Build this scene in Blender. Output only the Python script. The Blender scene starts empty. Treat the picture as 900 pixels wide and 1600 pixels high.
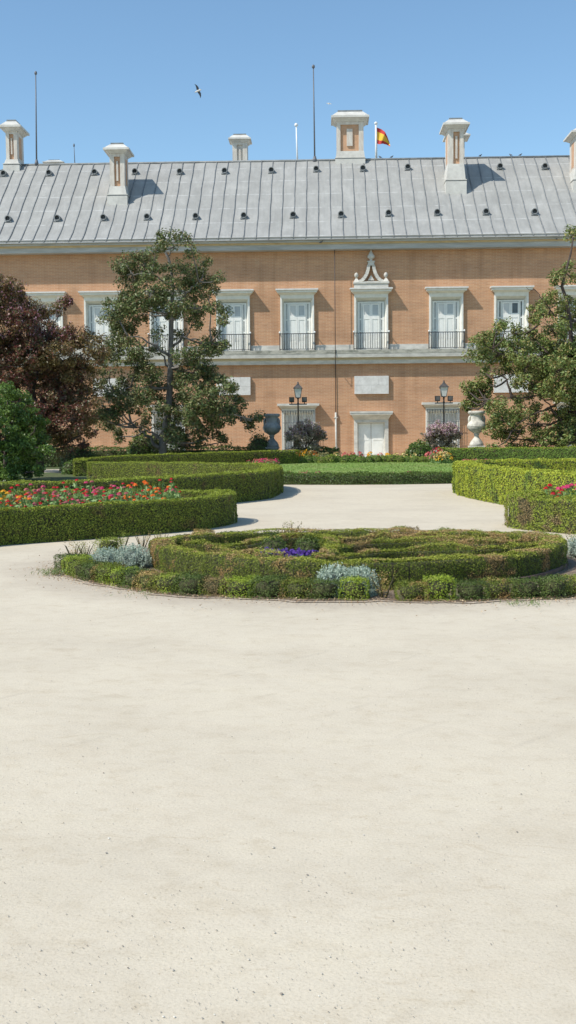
import bpy, bmesh, math, random
import numpy as np
from mathutils import Vector
random.seed(7); RNG = np.random.default_rng(11)
sc = bpy.context.scene
COL = sc.collection
PI = math.pi
# ------------------------------------------------------------------ camera geometry
CAMZ = 1.55; FPX = 1800.0
YAW = math.radians(1.75); PIT = math.atan(127/1800.0); ROLL = math.radians(.5)
fh = Vector((-math.sin(YAW), math.cos(YAW), 0)); rt = Vector((math.cos(YAW), math.sin(YAW), 0)); up = Vector((0, 0, 1))
FW = fh*math.cos(PIT) - up*math.sin(PIT); UU = fh*math.sin(PIT) + up*math.cos(PIT)
RR = rt*math.cos(ROLL) - UU*math.sin(ROLL); UP = UU*math.cos(ROLL) + rt*math.sin(ROLL)
CP = Vector((0, 0, CAMZ))
def ray(px, py): return FW + RR*((px-450)/FPX) + UP*((800-py)/FPX)
def at(px, py, Y):
    r = ray(px, py); return CP + r*(Y/r.y)
def gd(px, py, z=0.0):
    r = ray(px, py); return CP + r*((z-CAMZ)/r.z)
# ------------------------------------------------------------------ node materials
def newmat(name):
    m = bpy.data.materials.new(name); m.use_nodes = True
    nt = m.node_tree; nt.nodes.clear()
    out = nt.nodes.new('ShaderNodeOutputMaterial')
    return m, nt, out
def N(nt, t, **k):
    n = nt.nodes.new(t)
    for a, b in k.items():
        if a in n.inputs.keys() if isinstance(a, str) else False: n.inputs[a].default_value = b
        else: setattr(n, a, b)
    return n
def noise(nt, vec, scale, detail=4, rough=.55):
    n = nt.nodes.new('ShaderNodeTexNoise'); n.inputs['Scale'].default_value = scale
    n.inputs['Detail'].default_value = detail; n.inputs['Roughness'].default_value = rough
    nt.links.new(vec, n.inputs['Vector']); return n.outputs['Fac']
def ramp(nt, fac, stops):
    r = nt.nodes.new('ShaderNodeValToRGB'); e = r.color_ramp.elements
    while len(e) < len(stops): e.new(.5)
    for i, (p, c) in enumerate(stops):
        e[i].position = p; e[i].color = (*c, 1) if len(c) == 3 else c
    nt.links.new(fac, r.inputs['Fac']); return r.outputs['Color']
def mixc(nt, fac, a, b, mode='MIX'):
    m = nt.nodes.new('ShaderNodeMix'); m.data_type = 'RGBA'; m.blend_type = mode
    if isinstance(fac, float): m.inputs[0].default_value = fac
    else: nt.links.new(fac, m.inputs[0])
    for s, v in ((6, a), (7, b)):
        if isinstance(v, tuple): m.inputs[s].default_value = (*v, 1)
        else: nt.links.new(v, m.inputs[s])
    return m.outputs[2]
def pos(nt, scale=(1, 1, 1), obj=False):
    if obj:
        g = nt.nodes.new('ShaderNodeTexCoord'); o = g.outputs['Object']
    else:
        g = nt.nodes.new('ShaderNodeNewGeometry'); o = g.outputs['Position']
    mp = nt.nodes.new('ShaderNodeMapping'); mp.inputs['Scale'].default_value = scale
    nt.links.new(o, mp.inputs['Vector']); return mp.outputs['Vector']
def solid(name, c, c2=None, scale=3.0, rough=.7, bump=0.0, bscale=30, metal=0.0, stretch=(1, 1, 1), lo=.35, hi=.65):
    m, nt, out = newmat(name)
    b = nt.nodes.new('ShaderNodeBsdfPrincipled'); b.inputs['Roughness'].default_value = rough
    b.inputs['Metallic'].default_value = metal
    if c2 is None: c2 = tuple(x*.82 for x in c)
    v = pos(nt, stretch)
    nt.links.new(ramp(nt, noise(nt, v, scale, 6, .62), [(lo, c2), (hi, c)]), b.inputs['Base Color'])
    if bump:
        bp = nt.nodes.new('ShaderNodeBump'); bp.inputs['Strength'].default_value = bump; bp.inputs['Distance'].default_value = .02
        nt.links.new(noise(nt, pos(nt), bscale, 5), bp.inputs['Height']); nt.links.new(bp.outputs['Normal'], b.inputs['Normal'])
    nt.links.new(b.outputs[0], out.inputs[0]); return m
def leafmat(name, cols, patch=None, pscale=1.2, rough=.5, trans=.3, plo=.5, phi=.62, spec=.5):
    """cols: random per leaf; patch: colour of patches with a shape of their own (dry twigs and the like)"""
    m, nt, out = newmat(name)
    g = nt.nodes.new('ShaderNodeNewGeometry')
    n = len(cols)
    c = ramp(nt, g.outputs['Random Per Island'], [((i+.5)/n, cc) for i, cc in enumerate(cols)])
    if patch:
        pc = ramp(nt, g.outputs['Random Per Island'], [(.2, patch), (.8, tuple(x*.6 for x in patch))])
        f = ramp(nt, noise(nt, pos(nt), pscale, 5, .7), [(plo, (0, 0, 0)), (phi, (1, 1, 1))])
        c = mixc(nt, f, c, pc)
    b = nt.nodes.new('ShaderNodeBsdfPrincipled'); b.inputs['Roughness'].default_value = rough
    b.inputs['Specular IOR Level'].default_value = spec
    nt.links.new(c, b.inputs['Base Color'])
    t = nt.nodes.new('ShaderNodeBsdfTranslucent'); nt.links.new(c, t.inputs['Color'])
    mx = nt.nodes.new('ShaderNodeMixShader'); mx.inputs[0].default_value = trans
    nt.links.new(b.outputs[0], mx.inputs[1]); nt.links.new(t.outputs[0], mx.inputs[2])
    nt.links.new(mx.outputs[0], out.inputs[0]); return m
M = {}
# sand ground
def sandmat():
    m, nt, out = newmat('sand')
    b = nt.nodes.new('ShaderNodeBsdfPrincipled'); b.inputs['Roughness'].default_value = .95; b.inputs['Specular IOR Level'].default_value = .1
    p = pos(nt)
    big = ramp(nt, noise(nt, p, .55, 7, .62), [(.32, (.555, .487, .378)), (.5, (.605, .533, .415)), (.68, (.635, .562, .437))])
    rot = pos(nt, (.8, 1.5, 1)); rot.node.inputs['Rotation'].default_value = (0, 0, math.radians(62))
    tr = ramp(nt, noise(nt, rot, 1.9, 8, .72), [(.36, (.965, .955, .94)), (.50, (1, 1, 1)), (.68, (1.01, 1.01, 1.0))])
    c = mixc(nt, 1.0, big, tr, 'MULTIPLY')
    # scuff marks: short warped scratches
    wv = nt.nodes.new('ShaderNodeTexNoise'); wv.inputs['Scale'].default_value = 3.2; wv.inputs['Detail'].default_value = 9; wv.inputs['Roughness'].default_value = .78; wv.inputs['Distortion'].default_value = 1.6
    nt.links.new(rot, wv.inputs['Vector'])
    sc_ = ramp(nt, wv.outputs['Fac'], [(.36, (.90, .875, .84)), (.42, (1, 1, 1))])
    c = mixc(nt, .8, c, sc_, 'MULTIPLY')
    # faint wheel and drag tracks running diagonally
    wm = nt.nodes.new('ShaderNodeMapping'); wm.inputs['Rotation'].default_value = (0, 0, math.radians(-50)); nt.links.new(p, wm.inputs['Vector'])
    wt = nt.nodes.new('ShaderNodeTexWave'); wt.wave_type = 'BANDS'; wt.bands_direction = 'Y'; wt.inputs['Scale'].default_value = .55; wt.inputs['Distortion'].default_value = 2.2; wt.inputs['Detail'].default_value = 3; wt.inputs['Detail Scale'].default_value = .35; nt.links.new(wm.outputs[0], wt.inputs['Vector'])
    tl = ramp(nt, wt.outputs['Fac'], [(.0, (1, 1, 1)), (.022, (0, 0, 0))])
    tk = ramp(nt, noise(nt, pos(nt, (.9, .9, 1)), 1.1, 5, .7), [(.50, (0, 0, 0)), (.64, (.35, .35, .35))])
    c = mixc(nt, mixc(nt, 1.0, tl, tk, 'MULTIPLY'), c, (.47, .41, .32))
    # greyer trodden sand round the flower bed
    sp = nt.nodes.new('ShaderNodeVectorMath'); sp.operation = 'SUBTRACT'; sp.inputs[1].default_value = (.55, 13.35, 0); nt.links.new(p, sp.inputs[0])
    sv = nt.nodes.new('ShaderNodeVectorMath'); sv.operation = 'MULTIPLY'; sv.inputs[1].default_value = (1/3.75, 1/3.15, 0); nt.links.new(sp.outputs[0], sv.inputs[0])
    ln = nt.nodes.new('ShaderNodeVectorMath'); ln.operation = 'LENGTH'; nt.links.new(sv.outputs[0], ln.inputs[0])
    an = nt.nodes.new('ShaderNodeMath'); an.operation = 'MULTIPLY_ADD'; an.inputs[1].default_value = .35; nt.links.new(noise(nt, p, 1.6, 6, .65), an.inputs[0]); nt.links.new(ln.outputs['Value'], an.inputs[2])
    mr = nt.nodes.new('ShaderNodeMapRange'); mr.interpolation_type = 'SMOOTHSTEP'; mr.inputs[1].default_value = 1.16; mr.inputs[2].default_value = 1.40; mr.inputs[3].default_value = .62; mr.inputs[4].default_value = 0; nt.links.new(an.outputs[0], mr.inputs[0])
    c = mixc(nt, mr.outputs[0], c, (.44, .375, .295))
    mid = ramp(nt, noise(nt, p, 7, 6, .7), [(.34, (.92, .905, .88)), (.5, (1, 1, 1))])
    c = mixc(nt, .8, c, mid, 'MULTIPLY')
    gr = ramp(nt, noise(nt, p, 90, 3, .7), [(.33, (.84, .82, .78)), (.48, (1, 1, 1)), (.72, (1.05, 1.04, 1.02))])
    c = mixc(nt, .8, c, gr, 'MULTIPLY')
    nt.links.new(c, b.inputs['Base Color'])
    sk_ = ramp(nt, noise(nt, p, 34, 2, .5), [(.24, (.70, .65, .58)), (.29, (1, 1, 1))]); c2_ = mixc(nt, .8, c, sk_, 'MULTIPLY')
    nt.links.new(c2_, b.inputs['Base Color'])
    ad = nt.nodes.new('ShaderNodeMath'); ad.operation = 'MULTIPLY_ADD'; ad.inputs[1].default_value = .35
    nt.links.new(noise(nt, p, 60, 5, .7), ad.inputs[0]); nt.links.new(noise(nt, rot, 4, 6, .6), ad.inputs[2])
    vo = nt.nodes.new('ShaderNodeTexVoronoi'); vo.feature = 'SMOOTH_F1'; vo.inputs['Scale'].default_value = 5.5; vo.inputs['Smoothness'].default_value = .35
    wp_ = nt.nodes.new('ShaderNodeTexNoise'); wp_.inputs['Scale'].default_value = 3.5; wp_.inputs['Detail'].default_value = 4; nt.links.new(p, wp_.inputs['Vector'])
    av = nt.nodes.new('ShaderNodeVectorMath'); av.operation = 'MULTIPLY_ADD'; av.inputs[1].default_value = (.35, .35, 0); nt.links.new(wp_.outputs['Color'], av.inputs[0]); nt.links.new(p, av.inputs[2]); nt.links.new(av.outputs[0], vo.inputs['Vector'])
    vs_ = nt.nodes.new('ShaderNodeMapRange'); vs_.inputs[1].default_value = .12; vs_.inputs[2].default_value = .45; vs_.inputs[3].default_value = 0; vs_.inputs[4].default_value = .10; nt.links.new(vo.outputs['Distance'], vs_.inputs[0])
    a2 = nt.nodes.new('ShaderNodeMath'); a2.operation = 'ADD'; nt.links.new(ad.outputs[0], a2.inputs[0]); nt.links.new(vs_.outputs[0], a2.inputs[1]); ad = a2
    bp = nt.nodes.new('ShaderNodeBump'); bp.inputs['Strength'].default_value = .36; bp.inputs['Distance'].default_value = .02
    nt.links.new(ad.outputs[0], bp.inputs['Height']); nt.links.new(bp.outputs['Normal'], b.inputs['Normal'])
    nt.links.new(b.outputs[0], out.inputs[0]); return m
M['sand'] = sandmat()
def brickmat():
    m, nt, out = newmat('brick_wall')
    b = nt.nodes.new('ShaderNodeBsdfPrincipled'); b.inputs['Roughness'].default_value = .9; b.inputs['Specular IOR Level'].default_value = .15
    g = nt.nodes.new('ShaderNodeNewGeometry'); sp = nt.nodes.new('ShaderNodeSeparateXYZ'); nt.links.new(g.outputs['Position'], sp.inputs[0])
    ad = nt.nodes.new('ShaderNodeMath'); ad.operation = 'ADD'; nt.links.new(sp.outputs[0], ad.inputs[0]); nt.links.new(sp.outputs[1], ad.inputs[1])
    cb = nt.nodes.new('ShaderNodeCombineXYZ'); nt.links.new(ad.outputs[0], cb.inputs[0]); nt.links.new(sp.outputs[2], cb.inputs[1])
    br = nt.nodes.new('ShaderNodeTexBrick'); br.inputs['Scale'].default_value = 1
    br.inputs['Brick Width'].default_value = .30; br.inputs['Row Height'].default_value = .075; br.inputs['Mortar Size'].default_value = .009
    br.inputs['Color1'].default_value = (.56, .30, .165, 1); br.inputs['Color2'].default_value = (.49, .255, .14, 1); br.inputs['Mortar'].default_value = (.58, .41, .28, 1)
    nt.links.new(cb.outputs[0], br.inputs['Vector'])
    big = ramp(nt, noise(nt, pos(nt, (.5, .5, 1.6)), .8, 7, .68), [(.3, (.84, .84, .84)), (.5, (1, 1, 1)), (.7, (1.1, 1.1, 1.07))])
    c = mixc(nt, 1.0, br.outputs['Color'], big, 'MULTIPLY')
    st = ramp(nt, noise(nt, pos(nt, (.8, .8, 14)), 2.2, 5, .6), [(.35, (.9, .89, .88)), (.52, (1, 1, 1)), (.7, (1.05, 1.04, 1.02))])
    c = mixc(nt, .9, c, st, 'MULTIPLY')
    pale = ramp(nt, noise(nt, pos(nt, (1, 1, 1.5)), 1.6, 8, .75), [(.56, (0, 0, 0)), (.72, (1, 1, 1))])
    pf = nt.nodes.new('ShaderNodeMath'); pf.operation = 'MULTIPLY'; pf.inputs[1].default_value = .45; nt.links.new(pale, pf.inputs[0])
    c = mixc(nt, pf.outputs[0], c, (.58, .40, .27))
    # water stains running down and damp at the foot
    rs = ramp(nt, noise(nt, pos(nt, (1.6, 1.6, .2)), 1.1, 3, .5), [(.34, (.84, .82, .80)), (.48, (1, 1, 1))])
    c = mixc(nt, .75, c, rs, 'MULTIPLY')
    nt.links.new(c, b.inputs['Base Color'])
    bp = nt.nodes.new('ShaderNodeBump'); bp.inputs['Strength'].default_value = .4; bp.inputs['Distance'].default_value = .01
    nt.links.new(br.outputs['Fac'], bp.inputs['Height']); bp.invert = True; nt.links.new(bp.outputs['Normal'], b.inputs['Normal'])
    nt.links.new(b.outputs[0], out.inputs[0]); return m
M['brick'] = brickmat()
def roofmat():
    m, nt, out = newmat('lead_roof')
    b = nt.nodes.new('ShaderNodeBsdfPrincipled'); b.inputs['Roughness'].default_value = .75; b.inputs['Metallic'].default_value = .0; b.inputs['Specular IOR Level'].default_value = .25
    c = ramp(nt, noise(nt, pos(nt, (1, .6, .6)), 1.1, 7, .7), [(.3, (.285, .28, .262)), (.5, (.335, .33, .308)), (.72, (.41, .402, .375))])
    st = ramp(nt, noise(nt, pos(nt, (5, .5, .5)), 1.3, 5, .6), [(.35, (.94, .94, .94)), (.6, (1.02, 1.02, 1.02))])
    c = mixc(nt, 1.0, c, st, 'MULTIPLY')
    # sheet joints: thin pale lines across each run, broken up by noise
    g = nt.nodes.new('ShaderNodeNewGeometry'); sp = nt.nodes.new('ShaderNodeSeparateXYZ'); nt.links.new(g.outputs['Position'], sp.inputs[0])
    md = nt.nodes.new('ShaderNodeMath'); md.operation = 'FRACT'; ml = nt.nodes.new('ShaderNodeMath'); ml.operation = 'MULTIPLY'; ml.inputs[1].default_value = 1.02
    nt.links.new(sp.outputs[2], ml.inputs[0]); nt.links.new(ml.outputs[0], md.inputs[0])
    ln = ramp(nt, md.outputs[0], [(.0, (1, 1, 1)), (.045, (1, 1, 1)), (.075, (0, 0, 0))])
    br = ramp(nt, noise(nt, pos(nt, (1, 1, 1)), 2.5, 3, .6), [(.42, (0, 0, 0)), (.6, (.35, .35, .35))])
    fm = mixc(nt, 1.0, ln, br, 'MULTIPLY')
    c = mixc(nt, fm, c, (.62, .62, .60))
    nt.links.new(c, b.inputs['Base Color'])
    bp = nt.nodes.new('ShaderNodeBump'); bp.inputs['Strength'].default_value = .5; bp.inputs['Distance'].default_value = .05
    nt.links.new(noise(nt, pos(nt), 2.2, 4), bp.inputs['Height']); nt.links.new(bp.outputs['Normal'], b.inputs['Normal'])
    nt.links.new(b.outputs[0], out.inputs[0]); return m
M['roof'] = roofmat()
M['seam'] = solid('roof_seam', (.24, .25, .25), (.15, .16, .16), 3, .5)
M['stone'] = solid('limestone', (.66, .63, .56), (.47, .45, .40), 2.2, .85, .2, 20, stretch=(1, 1, 2.0))
M['stained'] = solid('stained_limestone', (.44, .42, .35), (.19, .19, .155), 2.4, .9, .2, 20, stretch=(1.0, 1, 2.6), lo=.36, hi=.58)
M['ochre'] = solid('ochre_bounce_band', (.62, .50, .30), (.50, .40, .25), 2, .9)  # on the string course this ochre is bounced light painted on stone
M['greystone'] = solid('grey_cornice_stone', (.50, .50, .48), (.34, .34, .32), 1.6, .85, .1, 20, stretch=(.4, 1, 4))
M['white'] = solid('white_painted_wood', (.85, .84, .78), (.76, .75, .69), 4, .5)
M['casing'] = solid('painted_casing', (.80, .775, .70), (.70, .675, .60), 4, .7)
M['slit'] = solid('grey_window_gap', (.50, .50, .48), (.42, .42, .41), 2, .4)
M['pane'] = solid('window_pane_over_blind', (.64, .63, .59), (.57, .56, .53), 2, .25)
M['greypane'] = solid('grey_reflecting_pane', (.50, .51, .50), (.42, .43, .42), 3, .12)
M['darkpane'] = solid('dark_window_pane', (.10, .11, .12), (.06, .07, .07), 2, .08)
M['iron'] = solid('wrought_iron', (.035, .035, .037), (.06, .055, .05), 9, .5)
M['black'] = solid('black_painted_metal', (.016, .016, .018), (.03, .03, .03), 9, .4)
M['grille'] = solid('grey_iron_grille', (.20, .20, .19), (.13, .13, .12), 9, .6)
M['plaque'] = solid('pale_plaque_stone', (.72, .70, .66), (.58, .56, .52), 4, .85)
M['shadeurn'] = solid('shaded_weathered_stone', (.36, .36, .34), (.19, .19, .18), 3, .9, .3, 15)  # darker copy of the urn stone, tree shade put into its colour
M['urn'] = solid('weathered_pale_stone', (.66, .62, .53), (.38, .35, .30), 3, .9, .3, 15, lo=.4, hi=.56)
M['zinc'] = solid('zinc_cap', (.36, .36, .34), (.26, .26, .25), 3, .5)
M['mast'] = solid('mast_metal', (.10, .11, .13), (.14, .14, .15), 9, .5)
M['whitepole'] = solid('white_pole_paint', (.82, .82, .80), (.74, .74, .72), 3, .35)
M['flagred'] = solid('red_flag_cloth', (.52, .035, .03), (.42, .03, .03), 5, .8)
M['flagyellow'] = solid('yellow_flag_cloth', (.78, .50, .04), (.68, .42, .04), 5, .8)
M['soil'] = solid('garden_soil', (.26, .185, .125), (.13, .09, .06), 6, .95, .8, 40)
M['bark'] = solid('grey_bark', (.20, .18, .155), (.10, .085, .07), 6, .9, .6, 30, stretch=(1, 1, .4))
M['palebark'] = solid('pale_grey_bark', (.22, .20, .175), (.11, .10, .085), 5, .9, .6, 30, stretch=(1, 1, .4))
M['darkbark'] = solid('dark_bark', (.09, .065, .05), (.05, .035, .03), 6, .9, .6, 30)
M['glass'] = solid('lantern_glass', (.70, .70, .66), (.62, .62, .58), 4, .15)
M['lens'] = solid('floodlight_glass', (.12, .12, .12), (.08, .08, .08), 4, .1)
M['edging'] = solid('timber_edging', (.20, .13, .10), (.11, .07, .06), 6, .85)
M['litter'] = leafmat('dry_leaf_litter', [(.42, .28, .16), (.55, .42, .26), (.27, .16, .09)], trans=.1, rough=.9)
M['pebble'] = leafmat('pebbles', [(.26, .22, .18), (.50, .45, .37), (.15, .12, .10), (.70, .66, .58), (.45, .40, .33)], trans=0., rough=.9)
M['lawn'] = leafmat('lawn_blades', [(.20, .32, .055), (.26, .37, .08), (.16, .26, .045)], trans=.2, patch=(.32, .36, .10), pscale=.6, plo=.45, phi=.75)
M['lawnbase'] = solid('lawn_ground', (.19, .27, .06), (.15, .22, .05), 2, .95)
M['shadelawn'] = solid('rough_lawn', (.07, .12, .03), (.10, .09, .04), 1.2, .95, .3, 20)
G1, G2, G3 = (.19, .235, .028), (.14, .175, .024), (.09, .115, .018)
M['hedge'] = leafmat('clipped_box_leaves', [G2, G1, G3, (.31, .36, .05)], patch=(.24, .16, .065), pscale=2.6, plo=.56, phi=.68, trans=.07, spec=.22)
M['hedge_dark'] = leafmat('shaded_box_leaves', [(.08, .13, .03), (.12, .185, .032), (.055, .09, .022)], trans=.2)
M['hedge_green'] = leafmat('green_box_leaves', [(.15, .25, .04), (.21, .31, .05), (.10, .18, .035)], patch=(.32, .37, .05), pscale=.8, plo=.5, phi=.7, trans=.07, spec=.22)
M['hedge_yellow'] = leafmat('yellow_green_box_leaves', [(.30, .38, .035), (.42, .46, .04), (.20, .28, .035), (.50, .50, .06)], patch=(.14, .22, .05), pscale=1.1, plo=.5, phi=.6, trans=.07, spec=.22)
M['hedge_mixed'] = leafmat('patchy_box_leaves', [(.23, .29, .035), (.33, .36, .045), (.14, .19, .03)], patch=(.31, .22, .10), pscale=2.0, plo=.5, phi=.58, trans=.07, spec=.22)
M['core'] = solid('hedge_twigs', (.075, .075, .028), (.045, .04, .018), 8, .95, .8, 30)
M['box_a'] = leafmat('fresh_box_leaves', [(.25, .34, .03), (.37, .44, .045), (.14, .21, .025)], patch=(.30, .26, .09), pscale=6, plo=.55, phi=.7, trans=.07, spec=.22)
M['box_b'] = leafmat('dark_box_leaves', [(.085, .125, .028), (.13, .18, .04), (.055, .085, .02)], patch=(.14, .19, .04), pscale=5, plo=.52, phi=.66, trans=.07, spec=.22)
M['box_c'] = leafmat('browning_box_leaves', [(.48, .30, .11), (.58, .40, .17), (.28, .28, .055), (.32, .19, .08)], patch=(.15, .20, .04), pscale=5, plo=.5, phi=.62, trans=.07, spec=.22)
M['ring'] = leafmat('inner_ring_leaves', [(.14, .185, .022), (.21, .245, .032), (.085, .115, .016)], patch=(.46, .29, .11), pscale=2.6, plo=.53, phi=.59, trans=.07, spec=.22)  # side leaves darkened: shade of the ring's face put into the colour
M['silver'] = leafmat('silver_foliage', [(.44, .52, .41), (.56, .63, .51), (.30, .38, .30)], trans=.15, rough=.9)
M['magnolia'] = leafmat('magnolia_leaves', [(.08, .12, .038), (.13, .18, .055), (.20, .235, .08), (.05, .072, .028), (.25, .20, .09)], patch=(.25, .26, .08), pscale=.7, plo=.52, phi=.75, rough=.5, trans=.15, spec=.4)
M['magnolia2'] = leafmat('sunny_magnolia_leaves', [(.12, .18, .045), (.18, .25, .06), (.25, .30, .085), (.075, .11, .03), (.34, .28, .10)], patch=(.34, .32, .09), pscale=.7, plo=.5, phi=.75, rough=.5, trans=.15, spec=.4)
M['plum'] = leafmat('purple_plum_leaves', [(.20, .062, .052), (.12, .042, .036), (.27, .12, .06), (.08, .05, .034), (.12, .13, .045)], patch=(.26, .20, .065), pscale=.6, plo=.46, phi=.62, rough=.45, trans=.25)
M['plumtip'] = leafmat('pinkish_plum_tips', [(.44, .19, .26), (.34, .14, .18), (.50, .30, .36)], trans=.3)
M['laurel'] = leafmat('bright_laurel_leaves', [(.11, .19, .033), (.19, .29, .048), (.065, .115, .025)], patch=(.05, .085, .022), pscale=1.2, plo=.55, phi=.7, rough=.4)
M['crape'] = leafmat('crape_myrtle_leaves', [(.38, .29, .22), (.46, .43, .27), (.28, .21, .16)], trans=.25)
M['crapeflower'] = leafmat('mauve_blossom', [(.58, .36, .44), (.46, .27, .34), (.70, .54, .58)], trans=.3)
M['stem'] = leafmat('flower_foliage', [(.20, .33, .09), (.28, .42, .14), (.13, .24, .06)], trans=.3)
def petal(name, a, b): M[name] = leafmat(name+'_petals', [a, b, tuple(x*.7 for x in a)], trans=.35, rough=.7)
petal('red', (.75, .022, .03), (.60, .02, .04)); petal('orange', (.95, .25, .02), (.92, .17, .02)); petal('yellow', (.95, .58, .04), (.93, .45, .03))
petal('pink', (.82, .07, .22), (.70, .08, .20)); petal('dusky', (.55, .13, .16), (.62, .2, .2)); petal('purple', (.085, .03, .26), (.13, .06, .36))
petal('cream', (.88, .72, .34), (.85, .62, .22)); petal('salmon', (.78, .22, .20), (.65, .15, .14))
# ------------------------------------------------------------------ mesh helpers
class MB:
    def __init__(s): s.v = []; s.f = []; s.mi = []; s.sm = []
    def add(s, vs, fs, mi=0, smooth=False):
        o = len(s.v); s.v += [tuple(v) for v in vs]
        for f in fs: s.f.append([o+i for i in f]); s.mi.append(mi); s.sm.append(smooth)
    def frus(s, x0, x1, y0, y1, z0, X0, X1, Y0, Y1, z1, mi=0):
        v = [(x0, y0, z0), (x1, y0, z0), (x1, y1, z0), (x0, y1, z0), (X0, Y0, z1), (X1, Y0, z1), (X1, Y1, z1), (X0, Y1, z1)]
        s.add(v, [(3, 2, 1, 0), (4, 5, 6, 7), (0, 1, 5, 4), (1, 2, 6, 5), (2, 3, 7, 6), (3, 0, 4, 7)], mi)
    def box(s, x0, x1, y0, y1, z0, z1, mi=0): s.frus(x0, x1, y0, y1, z0, x0, x1, y0, y1, z1, mi)
    def tube(s, pts, rad, n=6, mi=0, cap=True):
        pts = [Vector(p) for p in pts]
        if not hasattr(rad, '__len__'): rad = [rad]*len(pts)
        o = len(s.v); prev = None
        for i, p in enumerate(pts):
            d = (pts[min(i+1, len(pts)-1)]-pts[max(i-1, 0)]).normalized()
            a = d.cross(Vector((0, 0, 1)) if abs(d.z) < .9 else Vector((1, 0, 0))) if prev is None else prev-d*prev.dot(d)
            a.normalize(); prev = a; b = d.cross(a)
            for k in range(n):
                t = 2*PI*k/n; s.v.append(tuple(p+(a*math.cos(t)+b*math.sin(t))*rad[i]))
        for i in range(len(pts)-1):
            for k in range(n):
                s.f.append([o+i*n+k, o+i*n+(k+1) % n, o+(i+1)*n+(k+1) % n, o+(i+1)*n+k]); s.mi.append(mi); s.sm.append(True)
        if cap:
            s.f.append([o+k for k in range(n)]); s.f.append([o+(len(pts)-1)*n+k for k in reversed(range(n))]); s.mi += [mi]*2; s.sm += [False]*2
    def lathe(s, prof, cx=0, cy=0, cz=0, n=16, mi=0, rib=0, ribn=8):
        o = len(s.v)
        for (r, z) in prof:
            for k in range(n):
                t = 2*PI*k/n; rr = r*(1+rib*math.cos(ribn*t)); s.v.append((cx+rr*math.cos(t), cy+rr*math.sin(t), cz+z))
        for i in range(len(prof)-1):
            for k in range(n):
                s.f.append([o+i*n+k, o+i*n+(k+1) % n, o+(i+1)*n+(k+1) % n, o+(i+1)*n+k]); s.mi.append(mi); s.sm.append(True)
        s.f.append([o+k for k in reversed(range(n))]); s.f.append([o+(len(prof)-1)*n+k for k in range(n)]); s.mi += [mi]*2; s.sm += [False]*2
    def extr(s, prof, x0, x1, mis=None, mi=0):
        """profile of (y,z) closed polygon extruded along X"""
        n = len(prof); o = len(s.v)
        for x in (x0, x1): s.v += [(x, y, z) for (y, z) in prof]
        for i in range(n):
            j = (i+1) % n; s.f.append([o+i, o+j, o+n+j, o+n+i]); s.mi.append(mis[i] if mis else mi); s.sm.append(False)
        s.f.append([o+i for i in reversed(range(n))]); s.f.append([o+n+i for i in range(n)]); s.mi += [mi]*2; s.sm += [False]*2
    def build(s, name, mats, parent=None, loc=None, bevel=0):
        me = bpy.data.meshes.new(name); me.from_pydata(s.v, [], s.f); me.update()
        for m in (mats if isinstance(mats, (list, tuple)) else [mats]): me.materials.append(m)
        me.polygons.foreach_set('material_index', s.mi); me.polygons.foreach_set('use_smooth', s.sm)
        bm = bmesh.new(); bm.from_mesh(me); bmesh.ops.recalc_face_normals(bm, faces=bm.faces); bm.to_mesh(me); bm.free()
        o = bpy.data.objects.new(name, me); COL.objects.link(o)
        if parent: o.parent = parent
        if loc: o.location = loc
        if bevel:
            b = o.modifiers.new('bevel', 'BEVEL'); b.width = bevel; b.segments = 1; b.limit_method = 'ANGLE'
        return o
def tag(o, label=None, cat=None, group=None, kind=None):
    if label: o['label'] = label
    if cat: o['category'] = cat
    if group: o['group'] = group
    if kind: o['kind'] = kind
    return o
def empty(name, loc): 
    o = bpy.data.objects.new(name, None); COL.objects.link(o); o.location = loc; o.empty_display_size = .2; return o
def copy_tree(o, parent=None):
    c = o.copy(); COL.objects.link(c); c.parent = parent
    for ch in KIDS.get(o.name, None) or [x for x in bpy.data.objects if x.parent == o]: copy_tree(ch, c)
    return c
KIDS = {}
def raw_mesh(name, V, Q, mats, mi=None, parent=None, loc=None, smooth=None):
    """numpy verts (n,3) and quads (m,4)"""
    me = bpy.data.meshes.new(name)
    me.vertices.add(len(V)); me.vertices.foreach_set('co', V.astype(np.float32).ravel())
    me.loops.add(len(Q)*4); me.loops.foreach_set('vertex_index', Q.astype(np.int32).ravel())
    me.polygons.add(len(Q)); me.polygons.foreach_set('loop_start', np.arange(len(Q), dtype=np.int32)*4)
    for m in mats: me.materials.append(m)
    if mi is not None: me.polygons.foreach_set('material_index', mi.astype(np.int32))
    me.update(calc_edges=True); me.validate()
    o = bpy.data.objects.new(name, me); COL.objects.link(o)
    if parent: o.parent = parent
    if loc is not None: o.location = loc
    return o
def unit(a): return a/np.maximum(np.linalg.norm(a, axis=1, keepdims=True), 1e-9)
def leaves(P, Nr, size, asp=.5, jit=.6, upb=0.0, fold=.15):
    """one rhombus leaf per point; returns verts, quads"""
    n = len(P); nr = unit(Nr+RNG.normal(0, jit, (n, 3)))
    t = RNG.normal(0, 1, (n, 3)); t[:, 2] += upb; t = unit(t-nr*(t*nr).sum(1, keepdims=True)); b = np.cross(nr, t)
    L = (size*RNG.uniform(.65, 1.3, n))[:, None] if np.isscalar(size) else (size*RNG.uniform(.65, 1.3, n))[:, None]
    W = L*asp
    V = np.stack([P-t*L*.5, P+b*W*.5+nr*W*fold, P+t*L*.5, P-b*W*.5+nr*W*fold], 1).reshape(-1, 3)
    return V, np.arange(4*n).reshape(n, 4)
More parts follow.
